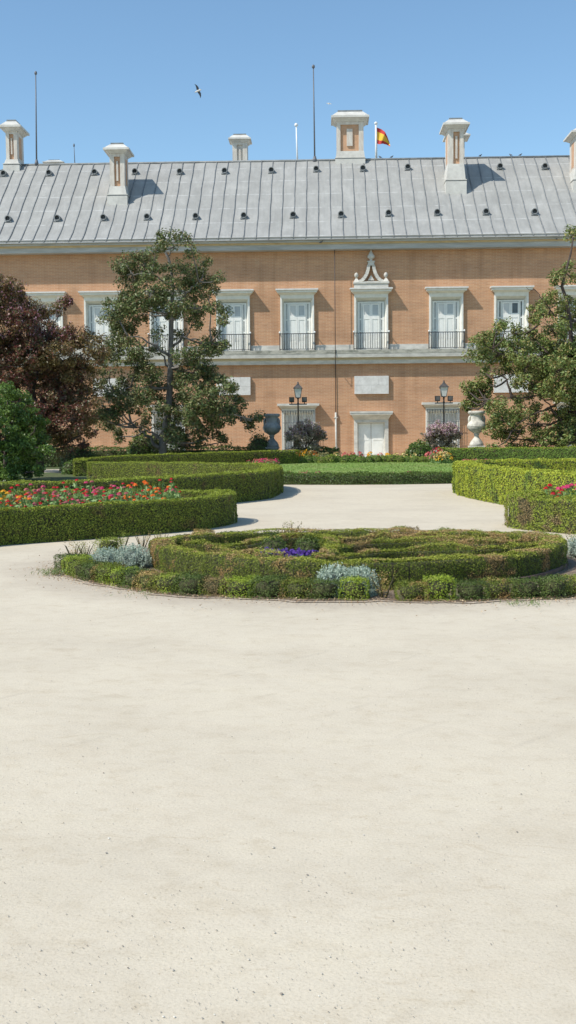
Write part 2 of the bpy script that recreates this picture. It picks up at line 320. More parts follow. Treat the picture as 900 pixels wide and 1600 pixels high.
def lump(P, a, f):
    return a*(np.sin(P[:, 0]*f+1.3)*np.sin(P[:, 1]*f*1.1+.4)+.6*np.sin(P[:, 0]*f*2.3+P[:, 2]*f*2.1)*np.sin(P[:, 1]*f*1.9+P[:, 2]*f*1.3)+.5*np.sin(P[:, 2]*f*2.7+P[:, 0]*f*.7))
def join(parts):
    Vs, Qs, Ms = [], [], []; o = 0
    for V, Q, m in parts: Vs.append(V); Qs.append(Q+o); Ms.append(np.full(len(Q), m)); o += len(V)
    return np.vstack(Vs), np.vstack(Qs), np.concatenate(Ms)
def resample(pts, step):
    P = np.array(pts, float); 
    # Catmull-Rom smoothing
    out = []
    for i in range(len(P)-1):
        p0, p1, p2, p3 = P[max(i-1, 0)], P[i], P[i+1], P[min(i+2, len(P)-1)]
        for t in np.linspace(0, 1, 12, endpoint=False):
            out.append(.5*((2*p1)+(-p0+p2)*t+(2*p0-5*p1+4*p2-p3)*t*t+(-p0+3*p1-3*p2+p3)*t**3))
    out.append(P[-1]); P = np.array(out)
    d = np.concatenate([[0], np.cumsum(np.linalg.norm(np.diff(P[:, :2], axis=0), axis=1))])
    n = max(2, int(d[-1]/step)+1); s = np.linspace(0, d[-1], n)
    return np.stack([np.interp(s, d, P[:, k]) for k in range(P.shape[1])], 1), d[-1]
tops = {'yellow_green_box_leaves': 'lit_freshyellow', 'shaded_box_leaves': 'darktop', 'inner_ring_leaves': 'ringtop', 'browning_box_leaves': 'ringtop'}
M['lit_freshtop'] = leafmat('sunlit_new_growth_leaves', [(.30, .36, .04), (.38, .42, .055), (.22, .28, .035)], trans=.08, spec=.22)  # hedge tops: new growth, brightened further so the colour carries sunlight
M['lit_freshyellow'] = leafmat('sunlit_yellow_growth_leaves', [(.44, .48, .05), (.54, .54, .07), (.34, .40, .045)], trans=.08, spec=.22)
M['darktop'] = leafmat('sunlit_dark_growth_leaves', [(.12, .18, .03), (.16, .22, .04), (.09, .14, .025)], trans=.08, spec=.22)
M['ringtop'] = leafmat('sunlit_ring_growth_leaves', [(.36, .40, .05), (.46, .46, .07), (.26, .30, .04)], patch=(.62, .42, .18), pscale=2.6, plo=.49, phi=.55, trans=.07, spec=.22)
def hedge(name, pts, w, leaf, dens, mat, lumpa=.02, z0=0.0, jit=.55, sprig=0.0, parent=None):
    """pts: (x, y, h) centre line; a clipped hedge with rounded edges: twig core plus a skin of leaves"""
    P, L = resample(pts, .15); n = len(P)
    T = np.gradient(P[:, :2], axis=0); T = T/np.maximum(np.linalg.norm(T, axis=1, keepdims=True), 1e-9); S = np.stack([-T[:, 1], T[:, 0]], 1)
    # core
    ins = leaf*.7+lumpa*1.5; prof = [(-1, 0), (-1, .5), (-1, .9), (-.85, 1), (0, 1), (.85, 1), (1, .9), (1, .5), (1, 0)]; m = len(prof)
    V = np.zeros((n, m, 3)); hw = w/2-ins
    for k, (a, b) in enumerate(prof):
        V[:, k, :2] = P[:, :2]+S*a*hw; V[:, k, 2] = z0+(P[:, 2]-ins)*b
    V = V.reshape(-1, 3); V = V+np.concatenate([lump(V, lumpa*.3, 5)[:, None]*.7]*2+[np.zeros((len(V), 1))], 1)
    i = np.arange(n-1)[:, None]*m+np.arange(m-1)[None, :]
    Q = np.stack([i, i+1, i+m+1, i+m], -1).reshape(-1, 4)
    caps = np.array([[0, 1, 7, 8], [1, 2, 6, 7], [2, 3, 5, 6]]); caps = np.vstack([caps, caps+(n-1)*m])
    parts = [(V, np.vstack([Q, caps]), 1)]
    hm = P[:, 2].mean(); area = L*(2*hm+w)+PI*w*hm; cnt = int(area*dens)
    s = RNG.uniform(0, n-1.001, cnt); k = s.astype(int); f = (s-k)[:, None]
    C = P[k]*(1-f)+P[k+1]*f; Sn = S[k]; Tn = T[k]
    u = RNG.uniform(0, 2*hm+w, cnt); h = C[:, 2]
    side = np.where(u < hm, -1, np.where(u > hm+w, 1, 0)); zz = np.where(side < 0, u/hm, (u-hm-w)/hm); a = np.where(side == 0, (u-hm)/w*2-1, side)
    # round the top edges
    zrel = np.where(side == 0, 1.0, zz); edge = .06/np.maximum(h, .1)
    X = np.zeros((cnt, 3)); rr = np.where(side == 0, np.clip((np.abs(a)-.8)/.2, 0, 1)**2*.035, 0); ra = np.where(side != 0, np.clip((zrel-1+2*edge)/(2*edge), 0, 1)**2*.03, 0)
    X[:, :2] = C[:, :2]+Sn*(a*(w/2)-np.sign(a)*ra)[:, None]; X[:, 2] = z0+h*zrel-rr
    Nn = np.zeros((cnt, 3)); Nn[:, :2] = Sn*side[:, None]; Nn[:, 2] = (side == 0)*1.0+ra*8; Nn[:, :2] += Sn*(np.sign(a)*rr*12)[:, None]
    # round ends
    endp = PI*w*hm/area; e = RNG.uniform(0, 1, cnt) < endp; ne = e.sum()
    if ne:
        th = RNG.uniform(-PI/2, PI/2, ne); z = RNG.uniform(0, 1.35, ne); top = z > 1; wh = np.where(RNG.uniform(0, 1, ne) < .5, 0, n-1)
        rad = np.where(top, np.sqrt(RNG.uniform(0, 1, ne)), 1)*w/2; sg = np.where(wh == 0, -1, 1)
        dr = T[wh]*(np.cos(th)*sg)[:, None]+S[wh]*np.sin(th)[:, None]
        X[e, :2] = P[wh, :2]+dr*rad[:, None]; X[e, 2] = z0+P[wh, 2]*np.minimum(z, 1)
        Nn[e, :2] = dr*(~top)[:, None]; Nn[e, 2] = top*1.0
    Nn = unit(Nn+1e-6); X = X+Nn*(lump(X, lumpa, 5)+lump(X, lumpa*.5, 13)+RNG.normal(0, leaf*.28, cnt))[:, None]
    if sprig: 
        sp = RNG.uniform(0, 1, cnt) < .12; X[sp] += Nn[sp]*RNG.uniform(0, sprig, sp.sum())[:, None]
    X[:, 2] = np.maximum(X[:, 2], z0+.012)
    Vl, Ql = leaves(X, Nn, leaf, .62, jit, .4); parts.insert(0, (Vl, Ql, 0))
    V, Q, mi = join(parts); fresh = (Nn[:, 2] > .55) & (RNG.uniform(0, 1, cnt) < .75); mi[:cnt][fresh] = 2; c = np.array([P[:, 0].mean(), P[:, 1].mean(), z0])  # most upward leaves take the top material, sunlight painted over new growth
    return raw_mesh(name, V-c, Q, [mat, M['core'], M[tops.get(mat.name, 'lit_freshtop')]], mi, parent, tuple(c))
def tubes_np(mb):  # MB with quads only
    V = np.array(mb.v, float); Q = np.array([f if len(f) == 4 else f[:4] for f in mb.f]); return V, Q
def blobshape(n, r, hz, sq=3.5):
    """points and normals on a squarish dome shell of half width r and height hz"""
    d = unit(RNG.normal(0, 1, (n, 3))); d[:, 2] = np.abs(d[:, 2])*1.0
    k = (np.abs(d)**sq).sum(1)**(-1/sq); P = d*k[:, None]
    P[:, 0] *= r; P[:, 1] *= r; P[:, 2] *= hz; return P, d
# ================================================================== GROUND
def sheet(name, poly, z, mat, kind='structure'):
    mb = MB(); mb.add([(p[0], p[1], z) for p in poly], [list(range(len(poly)))]); o = mb.build(name, mat); tag(o, kind=kind); return o
def subgrid(name, x0, x1, y0, y1, nx, ny, zf, mat):
    xs = np.linspace(x0, x1, nx); ys = np.linspace(y0, y1, ny); X, Y = np.meshgrid(xs, ys); Z = zf(X, Y)
    V = np.stack([X, Y, Z], -1).reshape(-1, 3); i = np.arange(ny-1)[:, None]*nx+np.arange(nx-1)[None, :]
    o = raw_mesh(name, V, np.stack([i, i+1, i+nx+1, i+nx], -1).reshape(-1, 4), [mat]); tag(o, kind='structure'); return o
sheet('ground', [(-900, -60), (900, -60), (900, 1500), (-900, 1500)], 0, M['sand'])
# ================================================================== PALACE
YW = 62.0
def Zw(py): return at(580, py, YW).z
def Xw(px): return at(px, 600, YW).x
ZL = Zw(547)            # ledge top
ZC = Zw(372)            # eave
YE = YW-.86; YR = 68.5
ZE = at(580, 372, YE).z; ZR = at(580, 250, YR).z
XR0 = at(24, 258, YR).x; XL = XR0-10.5; XRT = Xw(1260)
pal = empty('palace', (Xw(580), YW, 0))
tag(pal, 'long two storey palace wing of orange brick with a grey lead roof behind the garden', 'palace')
PX, PY = pal.location.x, pal.location.y
def pb(mb, name, mats, parent=pal, loc=(0, 0, 0), bevel=0):
    """build a part given in world coordinates under the palace"""
    mb.v = [(a-PX, b-PY, c) for a, b, c in mb.v]; return mb.build(name, mats, parent, bevel=bevel)
bays = [75, 160.5, 262, 365.5, 465.3, 580.2, 696.8, 798, 897, 1000, 1100]
GWIN = [262, 466, 691.5]          # ground floor grilled windows
holes = [(Xw(b)-.85, Xw(b)+.85, ZL, ZL+2.80) for b in bays]
zg0, zg1 = .55, Zw(638)
holes += [(Xw(b)-.85, Xw(b)+.85, zg0, zg1) for b in GWIN+[897]]
zd1 = Zw(655)
holes += [(Xw(580)-.85, Xw(580)+.85, 0, zd1-.05)]
xs = sorted({XL+.8, XRT}|{h[0] for h in holes}|{h[1] for h in holes}); zs = sorted({0, ZC-.1}|{h[2] for h in holes}|{h[3] for h in holes})
xs = [x for i, x in enumerate(xs) if i == 0 or x-xs[i-1] > 1e-5]; zs = [z for i, z in enumerate(zs) if i == 0 or z-zs[i-1] > 1e-5]
mb = MB()
for i in range(len(xs)-1):
    for j in range(len(zs)-1):
        cx, cz = (xs[i]+xs[i+1])/2, (zs[j]+zs[j+1])/2
        if any(h[0] < cx < h[1] and h[2] < cz < h[3] for h in holes): continue
        mb.add([(xs[i], YW, zs[j]), (xs[i+1], YW, zs[j]), (xs[i+1], YW, zs[j+1]), (xs[i], YW, zs[j+1])], [(0, 1, 2, 3)])
xa, xb, yb = XL+.8, XRT, YW+13
mb.add([(xa, YW, 0), (xa, yb, 0), (xa, yb, ZC-.1), (xa, YW, ZC-.1)], [(0, 1, 2, 3)])
mb.add([(xb, YW, 0), (xb, yb, 0), (xb, yb, ZC-.1), (xb, YW, ZC-.1)], [(0, 1, 2, 3)])
mb.add([(xa, yb, 0), (xb, yb, 0), (xb, yb, ZC-.1), (xa, yb, ZC-.1)], [(0, 1, 2, 3)])
me_wall = mb; mb.v = [(a-PX, b-PY, c) for a, b, c in mb.v]
wall = mb.build('wall', M['brick'], pal)
# cornice
mb = MB(); d = ZC
mb.extr([(YW+.02, d-.64), (YW-.55, d-.64), (YW-.55, d-.38), (YW-.60, d-.375), (YW-.60, d-.305), (YW-.76, d-.30), (YW-.76, d-.06), (YW-.82, d-.02), (YW-.82, d-.012), (YW+.02, d-.012)], XL+.05, XRT+.3,
        mis=[0, 2, 1, 1, 1, 0, 0, 0, 0, 0])
pb(mb, 'cornice', [M['greystone'], M['ochre'], M['greystone']])
mb = MB(); mb.box(XL, XRT+.4, YE-.05, YE+.35, ZE-.05, ZE-.006); pb(mb, 'gutter', M['zinc'])
# string course
mb = MB(); d = ZL
mb.extr([(YW+.02, d), (YW-.50, d), (YW-.50, d-.20), (YW-.49, d-.21), (YW-.47, d-.40), (YW-.34, d-.405), (YW-.34, d-.53), (YW-.30, d-.54), (YW-.26, d-.73), (YW+.02, d-.73)], XL+.3, XRT+.1, mis=[1, 1, 0, 0, 0, 2, 0, 0, 0, 0])
pb(mb, 'string_course', [M['stone'], M['stained'], M['ochre']])
# pale strip above the ledge, broken at the windows
bl = [XL+.6]+[v for b in bays for v in (Xw(b)-.905, Xw(b)+.905)]+[XRT+.05]
for i in range(0, len(bl), 2):
    if bl[i+1] > bl[i]:
        mb = MB(); mb.box(bl[i], bl[i+1], YW-.06, YW+.01, ZL+.002, ZL+.30); pb(mb, 'base_strip', M['stone'])
# downpipe
mb = MB(); xd = Xw(524)
mb.tube([(xd, YW-.53, ZC-.7), (xd, YW-.53, ZL-.78)], .02, 5)
mb.tube([(xd, YW-.53, ZC-.7), (xd, YW-.05, ZC-.72)], .02, 5)
mb.tube([(xd, YW-.53, ZL-.78), (xd+.01, YW-.05, ZL-.8), (xd+.01, YW-.06, 2.4)], .02, 5)
mb.tube([(xd+.01, YW-.08, 2.5), (xd+.03, YW-.08, 0)], .055, 7, 1)
for z in (.6, 2.2): mb.box(xd-.09, xd+.11, YW-.15, YW, z, z+.05, 1)
pb(mb, 'downpipe', [M['iron'], M['stone']])
# ---- roof
def rz(Y):
    s = (Y-YE)/(YR-YE); s = min(max(s, 0), 1) if Y <= YR else max(0, 1-(Y-YR)/(YR-YE))
    return ZE+(ZR-ZE)*(s-.36*s*(1-s)**3)
mb = MB(); pw = at(400, 372, YE).x-at(380.4, 372, YE).x
nx = int((XRT+.4-XL)/pw); S = 14
def smax(x): return min(1, (x-XL)/(XR0-XL))
for i in range(nx):
    xa_, xb_ = XL+i*pw, XL+(i+1)*pw
    for j in range(S):
        q = []
        for (x, t) in ((xa_, j/S), (xb_, j/S), (xb_, (j+1)/S), (xa_, (j+1)/S)):
            s = t*smax(x); Y = YE+(YR-YE)*s; q.append((x, Y, rz(Y)+.012*math.sin(x*3.1)*math.sin(s*5)))
        mb.add(q, [(0, 1, 2, 3)], 0)
        q2 = [(a, 2*YR-b, c) for a, b, c in q]; mb.add(q2, [(3, 2, 1, 0)], 0)
    # seam roll
    pr = []
    for j in range(S+1):
        s = j/S*smax(xa_); Y = YE+(YR-YE)*s; pr.append((xa_+.012*math.sin(j*1.7+i), Y, rz(Y)+.02))
    if smax(xa_) > .05: mb.tube(pr, .033, 5, 1)
# left hip
for j in range(S):
    t0, t1 = j/S, (j+1)/S
    a = (XL+(XR0-XL)*t0, YE+(YR-YE)*t0); b = (XL+(XR0-XL)*t1, YE+(YR-YE)*t1)
    mb.add([(a[0], a[1], rz(a[1])), (a[0], 2*YR-a[1], rz(a[1])), (b[0], 2*YR-b[1], rz(b[1])), (b[0], b[1], rz(b[1]))], [(0, 1, 2, 3)], 0)
mb.tube([(XR0, YR, ZR+.03), (XRT+.4, YR, ZR+.03)], .07, 6, 1)
mb.tube([(XL+(XR0-XL)*j/S, YE+(YR-YE)*j/S, rz(YE+(YR-YE)*j/S)+.02) for j in range(S+1)], .04, 6, 1)
roof = pb(mb, 'roof', [M['roof'], M['seam']])
def roofpt(px, py):
    r = ray(px, py); lo, hi = YE, YR
    for _ in range(40):
        m = (lo+hi)/2; p = CP+r*(m/r.y)
        if p.z > rz(m): lo = m
        else: hi = m
    return CP+r*(lo/r.y)
# vents
mb = MB()
mb.tube([(0, .35, .02), (0, -.14, .02)], .15, 12, 0, cap=False)
mb.tube([(0, .35, .02), (0, -.14, .02)], .115, 12, 0, cap=False)
o_ = len(mb.v)
for k in range(12):
    t0, t1 = 2*PI*k/12, 2*PI*(k+1)/12
    mb.add([(.15*math.cos(t0), -.14, .02+.15*math.sin(t0)), (.15*math.cos(t1), -.14, .02+.15*math.sin(t1)), (.115*math.cos(t1), -.14, .02+.115*math.sin(t1)), (.115*math.cos(t0), -.14, .02+.115*math.sin(t0))], [(0, 1, 2, 3)], 0)
mb.add([(.115*math.cos(2*PI*k/12), -.02, .02+.115*math.sin(2*PI*k/12)) for k in range(12)], [list(range(12))], 1)
mb.frus(-.17, .17, -.12, .3, -.16, -.14, .14, -.09, .25, -.06, 0)
vents = [(6, 275), (77, 274), (148, 273), (211, 272), (281, 272), (351, 271), (424, 270), (494, 268), (567, 267), (637, 265), (781, 264), (851, 264),
         (13, 346), (90, 345), (162, 344), (230, 343), (306, 342), (381, 341), (458, 340), (533, 339), (607, 337), (683, 336), (759, 335), (835, 335), (910, 334), (925, 263)]
v0 = None
for (px, py) in vents:
    p = roofpt(px, py)
    if v0 is None: v0 = mb.build('roof_vent', [M['seam'], M['black']], roof); v = v0
    else: v = v0.copy(); COL.objects.link(v); v.parent = roof
    v.location = (p.x-PX, p.y-PY, p.z+.12); v.scale = (1.12,)*3
# ---- chimneys: all in metres worked out from the front face
def chimney(pxl, pxr, ytop, ycap, yshaft, yplinth, ybase, Y, depth, cap=.29, panel=(.30, .70), brickpanel=True, strip=True, baseover=.17, label=None):
    xl, xr = at(pxl, ycap, Y).x, at(pxr, ycap, Y).x; cx = (xl+xr)/2; w = (xr-xl)/2
    z = [at((pxl+pxr)/2, yy, Y).z for yy in (ytop, ycap, yshaft, yplinth, ybase)]; zt, zc, zs_, zp, zb = z
    mb = MB(); y0, y1 = Y, Y+depth
    px0, px1 = xl+2*w*panel[0], xl+2*w*panel[1]; rec = .10
    # shaft with a recessed panel front and back
    mb.box(xl, px0, y0, y0+rec, zs_, zc); mb.box(px1, xr, y0, y0+rec, zs_, zc)
    mb.box(px0, px1, y0+.004, y0+rec, zc-.16, zc-.002)
    mb.box(xl, xr, y0+rec, y1, zs_, zc-.001, 0)
    mb.box(px0, px1, y0+rec-.006, y0+rec+.001, zs_, zc-.16, 1 if brickpanel else 0)
    # side panels
    for (sx, sg) in ((xl, -1), (xr, 1)):
        a, b = sorted((sx+sg*.004, sx-sg*.02)); mb.box(a, b, y0+depth*.3, y0+depth*.7, zs_+.15, zc-.2, 1 if brickpanel else 2)
    if strip: mb.box((px0+px1)/2-(px1-px0)*.16, (px0+px1)/2+(px1-px0)*.16, y0+.02, y0+rec-.004, zs_+.3, zc-.4, 0)
    ch = pb(mb, 'chimney', [M['chim'], M['panel'], M['seam']])
    if label: ch['label'] = label
    mb = MB(); c1, c2 = cap, cap*.5; h = zt-zc
    mb.frus(xl-.03, xr+.03, y0-.03, y1+.03, zc, xl-c1*.8, xr+c1*.8, y0-c1*.8, y1+c1*.8, zc+h*.26)
    mb.box(xl-c1-.015, xr+c1+.02, y0-c1-.02, y1+c1+.02, zc+h*.26+.001, zc+h*.44)
    mb.frus(xl-c1*.9, xr+c1*.9, y0-c1*.9, y1+c1*.9, zc+h*.44+.001, xl+.02, xr-.02, y0+.02, y1-.02, zc+h*.84)
    mb.box(xl+.06, xr-.06, y0+.06, y1-.06, zc+h*.84+.001, zt, 1)
    c = pb(mb, 'cap', [M['capstone'], M['seam']], ch)
    mb = MB(); o = baseover
    mb.frus(xl-o*.6, xr+o*.6, y0-o*.6, y1+o*.6, zp, xl-.02, xr+.02, y0-.02, y1+.02, zs_-.001)
    mb.box(xl-o, xr+o, y0-o, y1+o, zp-.05, zp-.001); mb.box(xl-o*.8, xr+o*.8, y0-o*.8, y1+o*.8, zp-.10, zp-.0505, 1)
    mb.box(xl-o*.9, xr+o*.9, y0-o*.9, y1+o*.9, zb-.9, zp-.101)
    pb(mb, 'plinth', [M['capstone'], M['seam']], ch); return ch
M['panel'] = solid('faded_chimney_brick', (.56, .34, .21), (.46, .28, .17), 4, .9)
M['chim'] = solid('chimney_render', (.65, .61, .54), (.50, .44, .38), 2.2, .9, .15, 15, stretch=(3, 3, .7))
M['capstone'] = solid('chimney_stone', (.63, .61, .555), (.50, .48, .44), 2.5, .85, .2, 15)
p2 = roofpt(184, 320).y; p6 = roofpt(715, 303).y
chimney(171, 194, 222.5, 240, 291, 304, 320, p2+.12, 1.25, label='narrow stained chimney on the roof above the green magnolia')
chimney(700.5, 724.5, 183.5, 201, 256, 281, 303, p6+.12, 1.6, panel=(.33, .74), label='tall cream chimney with a brick panel and wide plinth right of the flag')
chimney(900, 923.5, 197, 212, 262, 280, 303, p6+.12, 1.6, panel=(.33, .74))
chimney(526, 568, 171.5, 190, 236, 246, 254, YR-.3, 1.2, cap=.3, panel=(.14, .82), baseover=.1, label='widest chimney with a brick front panel left of the flag')
chimney(363, 386, 208.5, 222, 262, 268, 275, YR+5, 1.0, cap=.22, brickpanel=False)
chimney(8.5, 26, 186.5, 205, 249, 256, 268, YR-.4, 1.5, label='leftmost chimney, rust streaked, at the end of the ridge')
chimney(703, 726, 204, 217, 252, 262, 275, YR+4.5, 1.0, cap=.3, brickpanel=False)
chimney(74, 94, 249, 257, 270, 275, 280, YR+5, 1.0, cap=.24, brickpanel=False)
# ---- upper windows
def ring(mb, o, i, yo, yi, mi=0):
    """o,i = (x0,x1,z0,z1) rectangles joined by quads (no bottom)"""
    a = [(o[0], yo, o[2]), (o[0], yo, o[3]), (o[1], yo, o[3]), (o[1], yo, o[2])]; b = [(i[0], yi, i[2]), (i[0], yi, i[3]), (i[1], yi, i[3]), (i[1], yi, i[2])]
    mb.add(a+b, [(0, 1, 5, 4), (1, 2, 6, 5), (2, 3, 7, 6)], mi)
def leaf_door(x0, x1, y, z0, zm, z1, panemi, louv=True):
    mb = MB(); st = .075
    mb.box(x0, x0+st, y-.04, y, z0, z1); mb.box(x1-st, x1, y-.04, y, z0, z1)
    mb.box(x0+st, x1-st, y-.038, y, z1-st, z1); mb.box(x0+st, x1-st, y-.038, y, zm-.12, zm+.12); mb.box(x0+st, x1-st, y-.038, y, z0, z0+.5)
    mb.box(x0+st, x1-st, y-.012, y-.002, zm+.12, z1-st, 1)
    mb.box(x0+st, x1-st, y-.016, y-.002, z0+.5, zm-.12, 0)
    mb.box(x0+st+.04, x1-st-.04, y-.026, y-.0165, z0+.56, zm-.18, 0)
    return mb
def window(parts_dark=False):
    w = MB(); o = (-.90, .90, 0.0, 2.96); fo = (-.81, .81, 0.0, 2.76); bo = (-.71, .71, 0.0, 2.60)
    ring(w, o, fo, -.14, -.14); ring(w, o, o, -.14, .02); ring(w, fo, bo, -.14, .20)
    w.box(-.9, .9, -.139, .0, 2.80, 2.955)
    w.box(-.71, -.60, .14, .2, 0, 2.58, 3); w.box(.60, .71, .14, .2, 0, 2.58, 3); w.box(-.60, .60, .14, .2, 2.50, 2.58, 3)
    w.box(-.60, .60, .198, .21, 0, 2.50, 1 if parts_dark else 2)           # darkness of the slits beside the leaves
    w.box(-.53, -.455, .15, .197, 0, 2.50, 3); w.box(.455, .53, .15, .197, 0, 2.50, 3)
    for z in (1.62, .98): w.box(-.60, .60, .16, .196, z, z+.07, 3)
    root = w.build('window', [M['casing'], M['darkpane'], M['slit'], M['white']], pal)
    leaf_door(-.45, -.004, .15, 0, 1.76, 2.48, 1).build('shutter', [M['white'], M['pane']], root)
    leaf_door(.004, .45, .15, 0, 1.76, 2.48, 1).build('shutter', [M['white'], M['darkpane'] if parts_dark else M['pane']], root)
    h = MB(); h.frus(-.92, .92, -.16, 0, 2.95, -1.02, 1.02, -.36, 0, 3.05); h.box(-1.06, 1.06, -.42, 0, 3.051, 3.13); h.frus(-1.08, 1.08, -.44, 0, 3.131, -1.13, 1.13, -.50, 0, 3.17, 1); h.box(-1.13, 1.13, -.50, 0, 3.171, 3.24, 1)
    h.build('hood', [M['casing'], M['plaque']], root)
    r = MB(); yb_ = -.36
    r.box(-.93, .93, yb_-.018, yb_+.018, .86, .90); r.box(-.93, .93, yb_-.015, yb_+.015, .05, .08)
    for s in (-1, 1):
        r.box(s*.93-.015, s*.93+.015, yb_, -.0, .862, .898); r.box(s*.93-.012, s*.93+.012, yb_, -.0, .052, .078)
        r.lathe([(.0, .9), (.045, .92), (.05, .96), (.03, 1.0), (0, 1.01)], s*.93, yb_, 0, 8, 1); r.box(s*.93-.02, s*.93+.02, yb_-.02, yb_+.02, 0, .9)
        for q in (1, 2): r.tube([(s*.93, yb_*q/3, .06), (s*.93, yb_*q/3, .87)], .011, 4)
    for k in range(1, 15): 
        x = -.93+1.86*k/15; r.tube([(x, yb_, .06), (x, yb_, .87)], .0125, 4)
    r.build('railing', [M['iron'], M['whitepole']], root)
    return root
wp = window(); proto_kids = [c for c in bpy.data.objects if c.parent == wp]
KIDS[wp.name] = proto_kids
for i, b in enumerate(bays):
    if b == 798: w = window(True); w['label'] = 'upper window with one dark glass pane behind the right magnolia'
    elif i == 0: w = wp
    else: w = copy_tree(wp, pal)
    w.location = (Xw(b)-PX, 0, ZL+.001)
    for q_, ch_ in enumerate([x for x in bpy.data.objects if x.parent == w and x.name.startswith('shutter')]):
        if (i*2+q_) % 5 == 1 and b != 798: ch_.data = ch_.data.copy(); ch_.data.materials[1] = M['greypane']
    if b == 580.2:
        pd = MB(); z = 3.241
        pd.box(-.90, .90, -.40, 0, z, z+.22); pd.box(-.95, .95, -.44, 0, z+.221, z+.31)
        zb_ = z+.311
        for s in (-1, 1):
            pd.frus(s*.78-.16, s*.78+.16, -.36, -.04, zb_, s*.78-.05, s*.78+.05, -.26, -.14, zb_+.20)
            pd.lathe([(.02, .0), (.04, .03), (.10, .11), (.11, .18), (.08, .27), (0, .32)], s*.78, -.2, zb_+.20, 10, 0)
            pts = [(-.64, .02), (-.50, .09), (-.36, .22), (-.24, .42), (-.16, .66), (-.12, .90)]
            for k in range(len(pts)-1):
                (a, c), (b2, d2) = pts[k], pts[k+1]; q = []
                for (u, vv) in ((a, c), (b2, d2)):
                    q += [(u, vv)]
                tx, tz = b2-a, d2-c; L = math.hypot(tx, tz); nx_, nz_ = -tz/L*.085, tx/L*.085
                y0_, y1_ = -.30, -.04
                vs = [(s*(a+nx_), y0_, zb_+c+nz_), (s*(b2+nx_), y0_, zb_+d2+nz_), (s*(b2-nx_), y0_, zb_+d2-nz_), (s*(a-nx_), y0_, zb_+c-nz_)]
                vs += [(x_, y1_, z_) for x_, _, z_ in vs]
                pd.add(vs, [(0, 1, 2, 3), (7, 6, 5, 4), (0, 4, 5, 1), (1, 5, 6, 2), (2, 6, 7, 3), (3, 7, 4, 0)])
        pd.box(-.62, .62, -.25, -.04, zb_+.001, zb_+.05)
        pd.add([(-.17, -.2, zb_+.10), (.17, -.2, zb_+.10), (0, -.2, zb_+.38), (-.17, 0, zb_+.10), (.17, 0, zb_+.10), (0, 0, zb_+.38)], [(0, 1, 2), (3, 4, 1, 0), (4, 5, 2, 1), (5, 3, 0, 2)])
        pd.box(-.16, .16, -.33, -.02, zb_+.86, zb_+1.04); pd.box(-.2, .2, -.36, -.0, zb_+1.041, zb_+1.10)
        pd.lathe([(.08, 0), (.06, .06), (.07, .10), (.18, .17), (.20, .24), (.17, .27), (.19, .30), (.13, .36), (.06, .50), (.015, .66)], 0, -.18, zb_+1.10, 14)
        pd.build('pediment', M['stone'], w); w['label'] = 'central upper window crowned by a curved stone pediment with a finial'
# ---- door
xd0 = Xw(579.6)
d_ = MB(); H = zd1
ring(d_, (-.92, .92, 0, H), (-.74, .74, 0, Zw(660)), -.14, -.14); ring(d_, (-.92, .92, 0, H), (-.92, .92, 0, H), -.14, .02); ring(d_, (-.74, .74, 0, Zw(660)), (-.68, .68, 0, Zw(660)-.05), -.14, .16)
door = d_.build('door', M['stone'], pal, (xd0-PX, 0, 0))
for s in (-1, 1):
    q = MB(); a, b = (-.68, -.012) if s < 0 else (.012, .68); t = Zw(660)-.05
    q.box(a, b, .10, .16, .02, t); q.box(a+.1, b-.1, .085, .099, t*.52, t-.15); q.box(a+.1, b-.1, .085, .099, .25, t*.46)
    q.build('door_leaf', M['white'], door)
h = MB(); h.frus(-.92, .92, -.15, 0, H-.02, -1.06, 1.06, -.42, 0, H+.24); h.box(-1.12, 1.12, -.48, 0, H+.241, H+.32); h.box(-1.14, 1.14, -.5, 0, H+.321, H+.42)
h.build('hood', M['stone'], door)
# ---- ground floor windows with grilles
for b in GWIN+[897]:
    w = MB(); t = zg1+.02; o = (-.90, .90, zg0-.1, t); i_ = (-.78, .78, zg0, t-.22); k_ = (-.68, .68, zg0, t-.3)
    ring(w, o, i_, -.12, -.12); ring(w, o, o, -.12, .02); ring(w, i_, k_, -.12, .2); w.box(-1.0, 1.0, -.3, .02, zg0-.22, zg0-.101)
    w.box(-.68, .68, .2, .22, zg0, t-.3, 1)
    for x in (-.64, -.34, 0, .34, .64): w.box(x-.04, x+.04, .15, .199, zg0, t-.3, 2)
    for z in (zg0+.05, (zg0+t)/2, t-.36, t-.85): w.box(-.68, .68, .155, .198, z, z+.07, 2)
    root = w.build('window', [M['casing'], M['pane'], M['white']], pal, (Xw(b)-PX, 0, 0)); root['label'] = 'ground floor window behind an iron grille'
    h = MB(); h.frus(-.92, .92, -.14, 0, t-.02, -1.06, 1.06, -.40, 0, t+.14); h.box(-1.12, 1.12, -.5, 0, t+.141, t+.26); h.build('hood', M['stone'], root)
    g = MB(); yb_ = -.28
    for k in range(13):
        x = -.84+1.68*k/12; g.tube([(x, yb_, zg0-.08), (x, yb_, t-.10)], .016, 4)
    for z in (zg0-.05, zg0+.7, zg0+1.4, t-.14): g.box(-.86, .86, yb_-.012, yb_+.012, z, z+.03)
    for s in (-1, 1):
        for z in (zg0-.05, t-.14): g.box(s*.85-.012, s*.85+.012, yb_, -.12, z, z+.03)
    g.build('grille', M['iron'] if b == 262 else M['grille'] if 'grille' in M else M['casing'], root)
